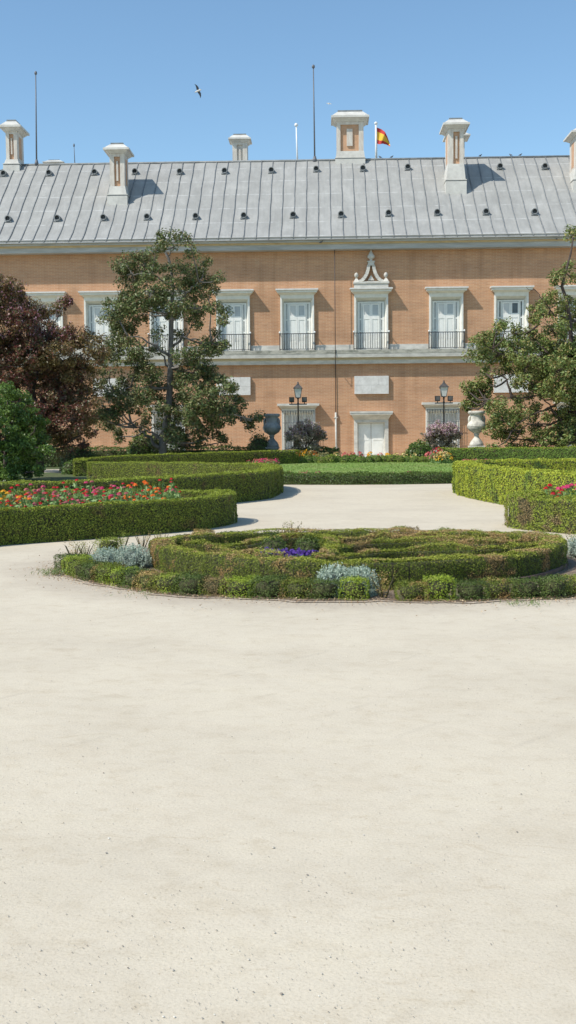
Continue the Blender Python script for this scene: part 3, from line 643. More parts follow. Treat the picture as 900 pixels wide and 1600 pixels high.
# ---- plaques
for b in (172, 365, 580.4, 798, 1000):
    mb = MB(); x = Xw(b); z0_, z1_ = Zw(615.5), Zw(587.5)
    mb.box(x-.91, x+.0, YW-.16, YW+.01, z0_, z0_+.46); mb.box(x+.006, x+.91, YW-.16, YW+.01, z0_, z0_+.46)
    mb.box(x-.91, x+.38, YW-.16, YW+.01, z0_+.466, z1_); mb.box(x+.386, x+.91, YW-.16, YW+.01, z0_+.466, z1_)
    pb(mb, 'plaque', M['plaque'] if 'plaque' in M else M['stone'])
# ---- masts, poles, flag
def mast(name, pxa, ya, pxb, yb_, Y, r, mat, label, cat, top=None):
    b = at(pxb, yb_, Y); t = at(pxa, ya, Y); d = t-b
    mb = MB(); mb.tube([(0, 0, 0), tuple(d*.5), tuple(d)], [r, r*.8, r*.6], 6)
    mb.lathe([(r*2.5, -.05), (r*2.2, .1), (r*1.2, .3)], 0, 0, 0, 8)
    mb.lathe([(0, -.12), (r*1.5, -.08), (r*1.7, 0), (r*1.2, .08), (0, .12)], d.x, d.y, d.z, 8)
    o = mb.build(name, mat, None, tuple(b)); tag(o, label, cat); return o, b, d
mast('lightning_rod', 489.6, 104, 491.8, 252, YR, .055, M['mast'], 'tall dark lightning rod on the roof ridge left of the widest chimney', 'lightning rod')
mast('lightning_rod', 55.8, 114, 57.2, 257, YR, .05, M['mast'], 'tall dark lightning rod near the left end of the roof ridge', 'lightning rod')
mast('lightning_rod', 115.6, 227, 117.2, 262, YR+3, .03, M['mast'], 'short thin lightning rod behind the ridge, between tall rod and stained chimney', 'lightning rod')
mast('flagpole', 462.8, 195, 465, 262, YR+6, .07, M['whitepole'], 'bare white leaning pole behind the roof ridge', 'flagpole')
b = at(588, 258, YR+3); t = at(587.4, 194, YR+3)
fp = empty('flagpole', tuple(b)); tag(fp, 'white flagpole flying a red and yellow flag behind the roof ridge', 'flagpole')
mb = MB(); dd = t-b; mb.tube([(0, 0, 0), tuple(dd)], [.075, .06], 8); mb.lathe([(0, -.1), (.1, -.05), (.11, .03), (0, .12)], dd.x, dd.y, dd.z+.05, 8); mb.build('pole', M['whitepole'], fp)
def flagpt(u, v):
    # outline traced: u along the fly 0..1, v 0 top .. 1 bottom
    top = [(588.5, 199), (596, 202), (601.5, 206), (605, 213), (609, 224)]; bot = [(588.5, 224), (592, 225.5), (598, 224.5), (604, 226), (609.8, 229)]
    def li(a, u): 
        k = min(int(u*4), 3); f = u*4-k; return a[k][0]*(1-f)+a[k+1][0]*f, a[k][1]*(1-f)+a[k+1][1]*f
    (xa, ya), (xb, yb) = li(top, u), li(bot, u); return xa*(1-v)+xb*v, ya*(1-v)+yb*v
mb = MB(); nu, nv = 20, 12
for side in (0, 1):
    for i in range(nu+1):
        for j in range(nv+1):
            x, y = flagpt(i/nu, j/nv); p = at(x, y, YR+3+.28*math.sin(i/nu*9+j/nv*1.5)*(i/nu)+side*.02)-b; mb.v.append(tuple(p))
for side in (0, 1):
    o = side*(nu+1)*(nv+1)
    for i in range(nu):
        for j in range(nv):
            q = [o+i*(nv+1)+j, o+i*(nv+1)+j+1, o+(i+1)*(nv+1)+j+1, o+(i+1)*(nv+1)+j]; mb.f.append(q); mb.mi.append(1 if 3 <= j < 9 else 0); mb.sm.append(True)
# small dark crest mark on the yellow band
f_ = mb.build('flag', [M['flagred'], M['flagyellow']], fp)
# ---- birds
def bird(name, px, py, Y, span, label, white=False):
    c = at(px, py, Y); mb = MB()
    s = span
    mb.lathe([(0, -.26*s), (.03*s, -.22*s), (.06*s, -.08*s), (.07*s, .05*s), (.055*s, .14*s), (.045*s, .18*s), (.02*s, .23*s), (0, .26*s)], 0, 0, 0, 8, 1)
    for sg in (-1, 1):
        ws = [(.03, .09, -.03), (.22, .12, -.01), (.38, .07, .0), (.5, -.03, -.02)]   # along the wing: (span, lead, trail offsets)
        tr = [-.06, -.02, .0, -.035]
        n = len(ws); vs = []
        for (x, l, _), tz in zip(ws, tr):
            vs += [(sg*x*s, -.012*s, l*s), (sg*x*s, -.012*s, tz*s-.02*s), (sg*x*s, .012*s, tz*s-.02*s), (sg*x*s, .012*s, l*s)]
        fs = []
        for i in range(n-1):
            for k in range(4): fs.append((i*4+k, i*4+(k+1) % 4, i*4+4+(k+1) % 4, i*4+4+k))
        fs += [(0, 1, 2, 3), (n*4-4, n*4-3, n*4-2, n*4-1)]
        mb.add(vs, fs, 0)
    for sg in (-1, 1): mb.add([(0, -.01*s, -.2*s), (sg*.07*s, -.01*s, -.34*s), (sg*.02*s, -.01*s, -.24*s), (0, .01*s, -.2*s), (sg*.07*s, .01*s, -.34*s), (sg*.02*s, .01*s, -.24*s)], [(0, 1, 2), (3, 4, 5), (0, 1, 4, 3), (1, 2, 5, 4)], 0)
    o = mb.build(name, [M['birdwhite'] if white else M['black'], M['birdwhite']], None, tuple(c)); tag(o, label, 'bird'); return o
M['birdwhite'] = solid('pale_feathers', (.70, .68, .64), (.5, .48, .45), 20, .8)
o = bird('bird', 309.5, 142, 40, .50, 'dark winged bird with a white body gliding in the sky'); o.rotation_euler = (0, math.radians(68), 0)
o = bird('bird', 514, 162, 120, .55, 'tiny pale bird far off in the sky left of the widest chimney', True); o.rotation_euler = (0, math.radians(10), 0)
def pigeon(px, py, Y, label, rz_=0, dz=.0):
    c = at(px, py, Y); mb = MB()
    mb.tube([(-.19, 0, .04), (-.12, 0, .07), (-.04, 0, .10), (.04, 0, .12), (.09, 0, .16), (.10, 0, .20), (.13, 0, .215), (.17, 0, .205)], [.012, .03, .065, .065, .042, .032, .033, .006], 8)
    for s in (-.02, .02): mb.tube([(.0, s, .06), (.01, s, 0)], .006, 4)
    o = mb.build('pigeon', M['pigeon'], None, (c.x, c.y, c.z+dz)); o.rotation_euler = (0, 0, rz_); o.scale = (.62,)*3
    tag(o, label, 'pigeon', 'pigeons perched on the palace'); return o
M['pigeon'] = solid('slate_feathers', (.10, .11, .13), (.06, .06, .07), 20, .7)
for (px, lab, r) in ((750.5, 'pigeon on the roof ridge nearest the tall cream chimney', .3), (798, 'pigeon on the roof ridge, left one of the right pair', 2.5), (813, 'pigeon on the roof ridge, right one of the right pair', 0), (594, 'pigeon on the roof ridge just right of the flagpole', 2.8), (612, 'pigeon on the roof ridge below the tip of the flag', 0)):
    c = at(px, 249, YR); o = pigeon(px, 249, YR-.02, lab, r); o.location.z = ZR+.09
for (px, lab, r) in ((501.7, 'pigeon on the cornice left of the central pediment', 0), (867, 'pigeon on the cornice near the right edge', 1.5)):
    o = pigeon(px, 390, YW-.3, lab, r); o.location.z = ZC-.225-.3+.0; o.location.y = YW-.79; o.location.z = ZC-.37+.0
# ================================================================== GARDEN SURFACES
# lawn beyond the path, rising gently towards the palace
pa, pb2, pc, pd_ = gd(440, 752.5), gd(716, 751), gd(745, 730), gd(425, 731)
def lawnz(y): return .012+max(0, min(1, (y-36)/14))*.20
xs_ = np.linspace(0, 1, 24); ys_ = np.linspace(0, 1, 16); V = []
YB0, YB1 = (pa.y+pb2.y)/2+.1, 52.5
def lx(t, y): 
    a = -1.9-(y-36)*.04; b = 4.6+(y-36)*.09; return a+(b-a)*t
for b_ in ys_:
    for a_ in xs_:
        y = YB0+(YB1-YB0)*b_; V.append((lx(a_, y), y, lawnz(y)))
i = np.arange(15)[:, None]*24+np.arange(23)[None, :]
tag(raw_mesh('lawn', np.array(V), np.stack([i, i+1, i+25, i+24], -1).reshape(-1, 4), [M['lawnbase']]), kind='structure')
n = 60000; t_ = RNG.uniform(0, 1, n); y_ = YB0+(YB1-YB0)*RNG.uniform(0, 1, n)
P = np.stack([lx(t_, y_), y_, np.array([lawnz(q) for q in y_])+.015], 1); Nn = np.tile([0, 0, 1.0], (n, 1)); Nn[:, 1] -= .35
Vl, Ql = leaves(P, Nn, .06, .5, .5)
tag(raw_mesh('grass', Vl, Ql, [M['lawn']]), 'short mown grass of the lawn in front of the palace door', 'grass', kind='stuff')
# rough ground under the trees, left and right, and the strip along the palace
def quadsheet(name, pts, z, mat): return sheet(name, pts, z, mat)
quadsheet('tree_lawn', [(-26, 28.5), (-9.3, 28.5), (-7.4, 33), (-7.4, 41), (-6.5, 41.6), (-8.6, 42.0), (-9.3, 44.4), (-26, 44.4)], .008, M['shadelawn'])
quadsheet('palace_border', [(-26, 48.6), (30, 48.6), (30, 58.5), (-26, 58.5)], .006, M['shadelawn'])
# ================================================================== LARGE HEDGES
def hp(lst):   # (px, py of the top, height) -> world
    return [(*gd(px, py, h)[:2], h) for px, py, h in lst]
LB = [(-70, 757.5, .64), (0, 754.5, .64), (100, 752, .64), (200, 748, .64), (290, 743.5, .64), (360, 739, .64), (402, 736, .64), (420, 732, .64), (427, 728.8, .64), (418, 725.8, .64), (385, 724, .64),
      (300, 723, .64), (210, 722.3, .64), (148, 722.3, .64)]
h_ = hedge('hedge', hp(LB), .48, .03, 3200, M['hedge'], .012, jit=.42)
tag(h_, 'long clipped box hedge looping behind the left flower bed, rounded end on path', 'hedge')
def hy(lst): return [(at(px, py, Y).x, Y, at(px, py, Y).z) for px, py, Y in lst]
LD = [(126, 719, 40.6), (127, 717, 41.3), (145, 715.3, 41.8), (200, 711.8, 43), (300, 708, 45), (400, 705.2, 46.8), (458, 703.6, 47.8)]
h_ = hedge('hedge', hy(LD), .5, .042, 1700, M['hedge'], .012, jit=.42)
tag(h_, 'dark fronted box hedge running behind the left loop towards the lamp and purple shrub', 'hedge')
LA = [(-90, 801, .5), (0, 795, .5), (100, 790, .5), (200, 784.5, .5), (290, 779, .5), (335, 774.5, .5), (352, 771, .5), (350, 768.3, .5), (325, 767, .5), (270, 766.3, .5), (180, 766, .5), (60, 766.5, .5), (-80, 768, .5)]
h_ = hedge('hedge', hp(LA), .34, .023, 6500, M['hedge'], .014, jit=.42)
tag(h_, 'low box hedge edging the left bed of red and orange flowers', 'hedge')
RE = [(1000, 744, .74), (940, 741.5, .74), (895, 739.5, .74), (830, 734.5, .74), (775, 729.5, .74), (742, 726, .74), (727, 723.4, .74), (727, 721.3, .74), (745, 719.8, .74), (785, 719, .74), (840, 718.2, .74), (900, 717.4, .74), (990, 716.5, .74)]
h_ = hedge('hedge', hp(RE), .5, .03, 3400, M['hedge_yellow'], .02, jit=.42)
tag(h_, 'bright yellow green box hedge looping away on the right, rounded end on the path', 'hedge')
RG = [(694, 700.5, 47.2), (760, 700, 47.2), (840, 699.4, 47.2), (920, 698.8, 47.2), (1000, 698.2, 47.2)]
h_ = hedge('hedge', hy(RG), .5, .042, 1700, M['hedge_green'], .02, jit=.42)
tag(h_, 'straight green box hedge in front of the pale urn and right magnolia', 'hedge')
RF = [(1010, 786.5, .5), (950, 783.5, .5), (900, 780.5, .5), (850, 777.8, .5), (818, 775.5, .5), (808, 773, .5), (812, 771, .5), (835, 769.6, .5), (880, 768.8, .5), (960, 768, .5)]
h_ = hedge('hedge', hp(RF), .36, .024, 5500, M['hedge_mixed'], .025, sprig=.03, jit=.5)
tag(h_, 'low patchy box hedge with brown gaps at the right edge holding pink flowers', 'hedge')
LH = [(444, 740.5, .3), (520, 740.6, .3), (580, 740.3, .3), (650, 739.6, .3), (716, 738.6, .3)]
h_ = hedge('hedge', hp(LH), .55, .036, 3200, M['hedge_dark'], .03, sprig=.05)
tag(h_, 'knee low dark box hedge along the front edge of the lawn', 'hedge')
# low dark hedge behind the magnolia, with the wall beyond
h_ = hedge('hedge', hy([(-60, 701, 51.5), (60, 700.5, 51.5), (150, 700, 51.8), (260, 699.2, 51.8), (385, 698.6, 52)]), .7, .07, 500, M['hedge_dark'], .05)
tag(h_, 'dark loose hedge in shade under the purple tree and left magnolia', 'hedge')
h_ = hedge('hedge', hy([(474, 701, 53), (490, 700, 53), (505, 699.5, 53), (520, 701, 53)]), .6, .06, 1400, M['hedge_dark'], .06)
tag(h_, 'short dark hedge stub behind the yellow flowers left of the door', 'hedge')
# soil inside the beds
def bedsheet(name, lst, z, mat=None): return sheet(name, [tuple(gd(px, py, .5)[:2]) for px, py in lst], z, mat or M['soil'])
bedsheet('bed_soil', [(-90, 801), (0, 795), (100, 790), (200, 784.5), (290, 779), (340, 773), (348, 769), (325, 767), (180, 766), (60, 766.5), (-80, 768)], .01)
bedsheet('bed_soil', [(1010, 786), (900, 780), (820, 775.5), (810, 772), (835, 769.6), (960, 768)], .01)
# ================================================================== ROUND BED IN FRONT
OUT = [(93, 889), (103, 899), (130, 907), (168, 914), (216, 923), (262, 929), (300, 931.5), (350, 934), (400, 936), (450, 937.5), (500, 938.5), (560, 939.5), (620, 940), (680, 940), (740, 939.5), (800, 938), (860, 935.5), (920, 931), (980, 922), (1025, 908), (1040, 893)]
REAR = [(1020, 874), (960, 864), (860, 858), (790, 852.5), (700, 849), (560, 847.5), (430, 848.5), (330, 851.5), (235, 857.5), (160, 865), (112, 877)]
Wo = [gd(px, py) for px, py in OUT+REAR]
cxy = np.mean([[p.x, p.y] for p in Wo], 0)
def inset(p, d): c = Vector((cxy[0], cxy[1], 0)); v = c-p; v.z = 0; v.y *= 1; return p+v.normalized()*d
def ringsheet(name, pts, z, grow, mat):
    c = Vector((cxy[0], cxy[1], 0)); r = [];  k = len(pts)
    P, L = resample([(p.x, p.y, 0) for p in pts+[pts[0]]], .18)
    out = []
    for i_, (x, y, _) in enumerate(P[:-1]):
        d = Vector((x, y, 0))-c; d = d*(1+(grow+.05*math.sin(i_*.9)+.035*math.sin(i_*2.3+1))/d.length); out.append((c.x+d.x, c.y+d.y))
    return sheet(name, out, z, mat)
M['apron'] = solid('greyish_trodden_sand', (.53, .47, .38), (.44, .385, .31), 3, .95, .8, 30)
M['dirt'] = solid('trodden_dirt', (.50, .42, .33), (.36, .28, .20), 5, .95, .8, 30)
M['bedsoil'] = solid('bed_earth', (.27, .20, .14), (.15, .105, .07), 5, .95, .9, 30)
ringsheet('bed_margin', Wo, .0065, .10, M['dirt']); ringsheet('bed_soil', Wo, .010, .03, M['bedsoil'])
# outer row of small box shrubs, every one a plant of its own
def boxshrub(mat, r, hz, seed, n=3200, spr=.022, leaf=.0125, sparse=False):
    global RNG
    RNG = np.random.default_rng(seed)
    P, d = blobshape(n, r*.94, hz, 8); P *= (1+RNG.normal(0, .04, n))[:, None]*(1+lump(P+seed, .06, 14))[:, None]
    if sparse:
        k = RNG.integers(0, 9, n); ang = RNG.uniform(0, 2*PI, 9); rad = RNG.uniform(.2, 1, 9)*r; hh = RNG.uniform(.5, 1.1, 9)*hz
        zf = RNG.uniform(.25, 1, n); P = np.stack([np.cos(ang[k])*rad[k]*zf, np.sin(ang[k])*rad[k]*zf, hh[k]*zf], 1)+RNG.normal(0, .022, (n, 3)); d = RNG.normal(0, 1, (n, 3))
    s = RNG.uniform(0, 1, n) < .25; P[s] += d[s]*RNG.uniform(0, spr*.5, s.sum())[:, None]; P[s, 2] += RNG.uniform(0, spr, s.sum())*.8*(P[s, 2] > hz*.6)
    # vertical shoots above the top
    ns = 9; sx = RNG.uniform(-r*.8, r*.8, (ns, 2)); k = RNG.integers(0, ns, n//9); zz = RNG.uniform(0, 1, n//9)
    Q_ = np.stack([sx[k, 0]+RNG.normal(0, .008, len(k)), sx[k, 1]+RNG.normal(0, .008, len(k)), hz*.85+zz*spr*2.2], 1)
    P = np.vstack([P, Q_]); d = np.vstack([d, RNG.normal(0, 1, (len(k), 3))]); P[:, 2] = np.maximum(P[:, 2], .01)
    V, Q = leaves(P, d, leaf, .6, .6, .5)
    mb = MB()
    for a in range(5):
        t = a*1.3; mb.tube([(0.02*math.cos(t), .02*math.sin(t), 0), (r*.45*math.cos(t), r*.45*math.sin(t), hz*.5), (r*.7*math.cos(t), r*.7*math.sin(t), hz*.85)], [.008, .006, .003], 4, cap=False)
    if not sparse:
        mb.lathe([(r*.45, hz*.08), (r*.72, hz*.35), (r*.74, hz*.7), (r*.4, hz*.84)], 0, 0, 0, 8)
        mb.f = [f for f in mb.f]
    Vt = np.array(mb.v); Qt = np.array([(f if len(f) == 4 else [f[0], f[2], f[4], f[6]]) for f in mb.f])
    V, Q, mi = join([(V, Q, 0), (Vt, Qt, 1)]); return V, Q, mi
protos = {}
def proto_mesh(key, *a, **k):
    V, Q, mi = boxshrub(*a, **k); o = raw_mesh('box_shrub', V, Q, [a[0], M['core']], mi); protos[key] = o; o['used'] = 0; return o
spec = {'a1': (M['box_a'], .155, .175, 1), 'a2': (M['box_a'], .145, .19, 2), 'b1': (M['box_b'], .16, .18, 3), 'b2': (M['box_b'], .165, .17, 4), 'c1': (M['box_c'], .15, .165, 5), 'c2': (M['ring'], .16, .18, 6), 'c3': (M['hedge_mixed'], .16, .18, 8)}
for k_, v_ in spec.items(): proto_mesh(k_, *v_)
proto_mesh('s1', M['box_c'], .16, .24, 7, n=420, sparse=True); proto_mesh('s2', M['hedge_mixed'], .17, .26, 9, n=520, sparse=True)
LBL = {'a': ('bright green small box shrub in the outer row of the round bed', 'bright box shrubs of the outer row'), 'b': ('dark green small box shrub in the outer row of the round bed', 'dark box shrubs of the outer row'),
       'c': ('patchy browning small box shrub in the outer row of the round bed', 'browning box shrubs of the outer row'), 's': ('sparse leggy box shrub with bare twigs in the rear outer row of the round bed', 'leggy box shrubs of the outer row')}
def put(key, x, y, z=0, s=1.0, rzz=None, sz=1.0, label=None, group=None, name=None):
    p = protos[key]; 
    if not p['used']: o = p; p['used'] = 1
    else: o = p.copy(); COL.objects.link(o)
    o.location = (x, y, z); o.rotation_euler = (0, 0, random.uniform(0, 6.28) if rzz is None else rzz); o.scale = (s, s, s*sz)
    if name: o.name = name
    l, g = LBL.get(key[0], (None, None)); tag(o, label or l, 'shrub', group if label else g)
    return o
def walk(pts, step):
    P, L = resample([(p[0], p[1], 0) for p in pts], step); return P[:, :2]
front = walk([inset(gd(px, py), .15) for px, py in OUT], .262); seq = ['b2', 'c3', 'a2', 'c2', 'b1', 'c2', 'a1', 'b2', 'c1', 'c3', 'b1', 'c3', 'a1', 'b2', 'c2', 'b1', 'a2', 'c3', 'c2', 'a2', 'b1', 'c2', 'b1', 'b2', 'c3', 'a1', 'b2', 'b1']
ks = 0
for i_, (x, y) in enumerate(front):
    r = ray(450, 800); 
    key = seq[i_ % len(seq)]
    if i_ in (17, 26): key = 's1'
    sh = put(key, x+random.uniform(-.02, .02), y+random.uniform(-.03, .03), 0, random.uniform(.94, 1.08), sz=random.uniform(.88, 1.0))
    a_, b_ = front[max(i_-1, 0)], front[min(i_+1, len(front)-1)]; sh.rotation_euler.z = math.atan2(b_[1]-a_[1], b_[0]-a_[0])+random.choice([0, PI])+random.uniform(-.12, .12)
    if key == 's1': tag(sh, 'sparse straggly box shrub with bare soil beside it in the front outer row', 'shrub', 'straggly box shrubs of the front row')
rear = walk([inset(gd(px, py), .05) for px, py in REAR], .30)
for i_, (x, y) in enumerate(rear):
    if random.random() < .10: continue
    left = i_ > len(rear)*.78
    key = random.choice(['s2', 's1', 's2']) if (left and random.random() < .6) else random.choice(['c3', 'c1', 'b1', 'c2', 'a2', 'c3', 's2'])
    put(key, x+random.uniform(-.04, .04), y+random.uniform(-.05, .05), 0, random.uniform(.85, 1.1), sz=random.uniform(.8, 1.1))
for p_ in protos.values(): 
    if 'used' in p_.keys() and not p_['used']: bpy.data.objects.remove(p_)
for o_ in bpy.data.objects:
    if 'used' in o_.keys(): del o_['used']
# inner ring
h3 = .285
IN = [(252, 845), (262, 851), (285, 857), (333, 864), (387, 869.5), (440, 873), (500, 875), (560, 875.5), (620, 875), (690, 872), (750, 868.5), (800, 864), (838, 857), (862, 849), (866, 842), (848, 836.5), (800, 832.5), (700, 829.5), (620, 828), (560, 827.5), (480, 828), (400, 830), (320, 833.5), (270, 838), (252, 844.5)]
def h3p(l, h): return [(*gd(px, py, h)[:2], h) for px, py in l]
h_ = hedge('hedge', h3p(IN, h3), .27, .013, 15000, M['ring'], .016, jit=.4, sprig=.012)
tag(h_, 'oval ring hedge of green and browning box inside the round bed', 'hedge')
SC = [([(275, 842), (310, 845.5), (350, 847.5), (392, 846), (415, 840), (450, 836), (500, 835)], M['ring'], 'curling low box hedge in the left half of the oval ring'),
      ([(345, 858), (375, 859.5), (405, 861.5), (432, 866)], M['box_c'], 'short rusty brown box hedge left of the purple flowers'),
      ([(520, 867), (560, 862), (600, 857), (660, 855.5), (730, 854), (790, 851), (835, 845)], M['ring'], 'long wavy box hedge across the right half of the oval ring'),
      ([(530, 850), (570, 845), (640, 842), (700, 842.5), (750, 845), (800, 842)], M['ring'], 'middle curling box hedge in the right half of the oval ring'),
      ([(540, 838), (600, 835), (660, 835.5), (730, 836.5), (790, 838)], M['box_c'], 'rear browning box hedge in the right half of the oval ring'),
      ([(500, 868), (515, 858), (520, 848), (515, 838)], M['ring'], 'box hedge crossing the oval ring right of the purple flowers')]
for l_, m_, lab in SC:
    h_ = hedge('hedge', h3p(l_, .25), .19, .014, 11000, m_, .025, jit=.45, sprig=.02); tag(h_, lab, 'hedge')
# dark shrubs and purple flowers in the ring
def shrub(name, px, py_base, z, r, hz, leaf, n, mat, label, sq=2.3, cat='shrub', spr=.0, spread=.08, core=True, Y=None, group=None, ry=None):
    p = gd(px, py_base, z) if Y is None else Vector((at(px, py_base, Y).x, Y, z))
    P, d = blobshape(n, r, hz, sq); sc_ = RNG.uniform(.0, 1, n)**.35; P *= (1-spread*3*(1-sc_))[:, None]; P *= (1+lump(P/r*1.0, .07, 6)+lump(P/r, .05, 15))[:, None]
    if spr: P += d*RNG.exponential(spr, n)[:, None]
    P[:, 2] = np.maximum(P[:, 2], .01)
    V, Q = leaves(P, d, leaf, .55, .7, .3); parts = [(V, Q, 0)]
    if core:
        mb = MB(); mb.lathe([(r*.3, 0), (r*.75, hz*.15), (r*.8, hz*.5), (r*.55, hz*.78), (r*.2, hz*.86)], 0, 0, 0, 12)
        Vt = np.array(mb.v); Qt = np.array([(f if len(f) == 4 else [f[0], f[3], f[6], f[9]]) for f in mb.f]); parts.append((Vt, Qt, 1))
    V, Q, mi = join(parts); o = raw_mesh(name, V, Q, [mat, M['core']], mi, None, tuple(p)); tag(o, label, cat, group); 
    if ry: o.scale = (1, ry, 1)
    return o
RNG = np.random.default_rng(5)
shrub('box_shrub', 428, 884, 0, .20, .34, .022, 2500, M['box_b'], 'rounded dark shrub behind the left end of the purple flowers')
shrub('box_shrub', 481, 884, 0, .19, .33, .022, 2500, M['box_b'], 'rounded dark shrub behind the right end of the purple flowers')
for i_, (px, py) in enumerate([(421, 892), (432, 894), (443, 893), (453, 894.5), (463, 893), (474, 895), (484, 896), (438, 897), (458, 898)]):
    p = gd(px, py); n = 60; P = np.stack([RNG.normal(0, .045, n), RNG.normal(0, .04, n), RNG.uniform(.20, .25, n)], 1)
    g_ = 120; P2 = np.stack([RNG.normal(0, .05, g_), RNG.normal(0, .05, g_), RNG.uniform(.01, .21, g_)], 1)
    a = leaves(P[:26], np.tile([0, -.4, 1.], (26, 1)), .042, .9, .5); b_ = leaves(P2, RNG.normal(0, 1, (g_, 3)), .035, .5)
    e = empty('petunia', (p.x, p.y, 0)); tag(e, 'small purple flowering plant in front of the dark shrubs in the oval ring', 'flower', 'purple flowers in the oval ring')
    raw_mesh('foliage', b_[0], b_[1], [M['stem']], None, e); raw_mesh('blossom', a[0], a[1], [M['purple']], None, e)
# silver cushions: many upright feathery shoots
def silver(px, py, r, hz, n, label, ry=1.0):
    p = gd(px, py); ns = int(n/9); P0, d0 = blobshape(ns, r*.9, hz*.86, 2.4); P0 *= (.75+.25*RNG.uniform(0, 1, ns)**.5)[:, None]
    k = RNG.integers(0, ns, n); t = RNG.uniform(-.4, 1, n)[:, None]; dd = unit(d0+np.array([0, 0, .7])); P = P0[k]+dd[k]*t*.055+RNG.normal(0, .008, (n, 3)); P[:, 2] = np.maximum(P[:, 2], .01)
    V, Q = leaves(P, RNG.normal(0, 1, (n, 3)), .022, .38, .5, 1.2)
    mb = MB(); mb.lathe([(r*.3, 0), (r*.66, hz*.12), (r*.7, hz*.4), (r*.45, hz*.66), (r*.2, hz*.72)], 0, 0, 0, 12)
    Vt = np.array(mb.v); Qt = np.array([(f if len(f) == 4 else [f[0], f[3], f[6], f[9]]) for f in mb.f])
    V, Q, mi = join([(V, Q, 0), (Vt, Qt, 1)]); o = raw_mesh('lavender_cotton', V, Q, [M['silver'], M['silvercore']], mi, None, tuple(p)); o.scale = (1, ry, 1); tag(o, label, 'shrub')
M['silvercore'] = solid('silver_twigs', (.16, .19, .16), (.09, .10, .08), 9, .95)
silver(166, 889, .21, .24, 3800, 'silver cushion shrub at the left end of the round bed, left one of two touching'); silver(206, 888, .25, .27, 4600, 'silver cushion shrub at the left end of the round bed, right one of two touching')
silver(524, 931, .19, .30, 5200, 'silver cushion shrub at the front of the round bed, taller left half'); silver(561, 931, .19, .28, 5200, 'silver cushion shrub at the front of the round bed, right half')
silver(905, 872, .16, .28, 2600, 'silver cushion shrub at the right edge of the round bed')
# timber edging on the right of the ring
for (a_, lab) in (([(700, 922), (790, 914), (850, 903), (884, 888)], 'dark timber edging strip curving round the right end of the oval ring'), ([(836, 858), (880, 863), (930, 868)], 'reddish timber edging strip behind the right end of the oval ring'), ([(212, 877), (240, 872), (262, 868)], 'timber edging strip left of the oval ring')):
    P, L = resample([(*gd(px, py)[:2], 0) for px, py in a_], .1); mb = MB()
    for i_ in range(len(P)-1):
        a, b = P[i_], P[i_+1]; t = (b-a)[:2]; nrm = np.array([-t[1], t[0]])/np.linalg.norm(t)*.02
        v = [(a[0]-nrm[0], a[1]-nrm[1], 0), (b[0]-nrm[0], b[1]-nrm[1], 0), (b[0]+nrm[0], b[1]+nrm[1], 0), (a[0]+nrm[0], a[1]+nrm[1], 0)]
        v += [(x, y, .055) for x, y, _ in v]; mb.add(v, [(0, 1, 5, 4), (2, 3, 7, 6), (4, 5, 6, 7)])
    tag(mb.build('timber_edging', M['edging']), lab, 'edging')
# litter round the bed
P, L = resample([(p.x, p.y, 0) for p in Wo+[Wo[0]]], .05); n = 5200; k = RNG.integers(0, len(P), n); c = np.array([cxy[0], cxy[1], 0]); X = P[k]; D = X-c; D = unit(D)
off = RNG.normal(.06, .13, n)+(RNG.uniform(0, 1, n) < .12)*np.abs(RNG.normal(0, .35, n)); X = X+D*off[:, None]; X[:, 2] = .016+RNG.uniform(0, .008, n)
V, Q = leaves(X, np.tile([0, 0, 1.], (n, 1)), .022, .55, .35); tag(raw_mesh('leaf_litter', V, Q, [M['litter']]), 'dry fallen leaves strewn along the outer edge of the round bed', 'litter', kind='stuff')
n = 4500; th = RNG.uniform(0, 2*PI, n); k = RNG.integers(0, len(P), n); X = P[k]*1.0; X = c+(X-c)*np.sqrt(RNG.uniform(0, 1, n))[:, None]; X[:, 2] = .016
V, Q = leaves(X, np.tile([0, 0, 1.], (n, 1)), .02, .55, .4); tag(raw_mesh('leaf_litter', V, Q, [M['litter']]), 'dry fallen leaves on the soil between the box plants', 'litter', kind='stuff')
# weeds
def weeds(px, py, r, n, label, hgt=.07):
    p = gd(px, py); X = np.stack([p.x+RNG.normal(0, r, n), p.y+RNG.normal(0, r*.6, n), RNG.uniform(.01, hgt, n)], 1)
    V, Q = leaves(X, RNG.normal(0, 1, (n, 3)), .05, .12, .5, 2.0); tag(raw_mesh('weeds', V, Q, [M['weed']]), label, 'weeds', kind='stuff')
M['weed'] = leafmat('weed_blades', [(.16, .24, .06), (.24, .31, .10), (.12, .17, .04)], trans=.3)
weeds(84, 899, .10, 300, 'pale green weeds at the left tip of the round bed'); weeds(815, 946, .12, 90, 'small weeds at the foot of the outer row near the right edge', .04); weeds(235, 929, .2, 60, 'small weeds on the dirt margin at the front left', .03)
# pebbles on the sand
n = 11000; D = 2.6+RNG.uniform(0, 1, n)**1.6*9.5; A = RNG.uniform(-.34, .34, n); X = np.stack([D*A, D, np.full(n, .003)], 1)
dens_ = (np.sin(X[:, 0]*1.7+X[:, 1]*.9)+np.sin(X[:, 1]*2.2-X[:, 0]*2.9)+RNG.normal(0, .8, n)) > -.3; X = X[dens_]; n = len(X); sz = np.minimum(RNG.lognormal(-6.5, .42, n), .007)
oct_v = np.array([(1, 0, 0), (0, 1, 0), (-1, 0, 0), (0, -1, 0), (.5, .5, .55), (-.5, .5, .6), (-.5, -.5, .5), (.5, -.5, .6)]); oq = np.array([[0, 1, 5, 4], [1, 2, 6, 5], [2, 3, 7, 6], [3, 0, 4, 7], [4, 5, 6, 7]])
V = (X[:, None, :]+oct_v[None]*sz[:, None, None]*np.array([1, .8, .9])).reshape(-1, 3); Q = (np.arange(n)[:, None, None]*8+oq[None]).reshape(-1, 4)
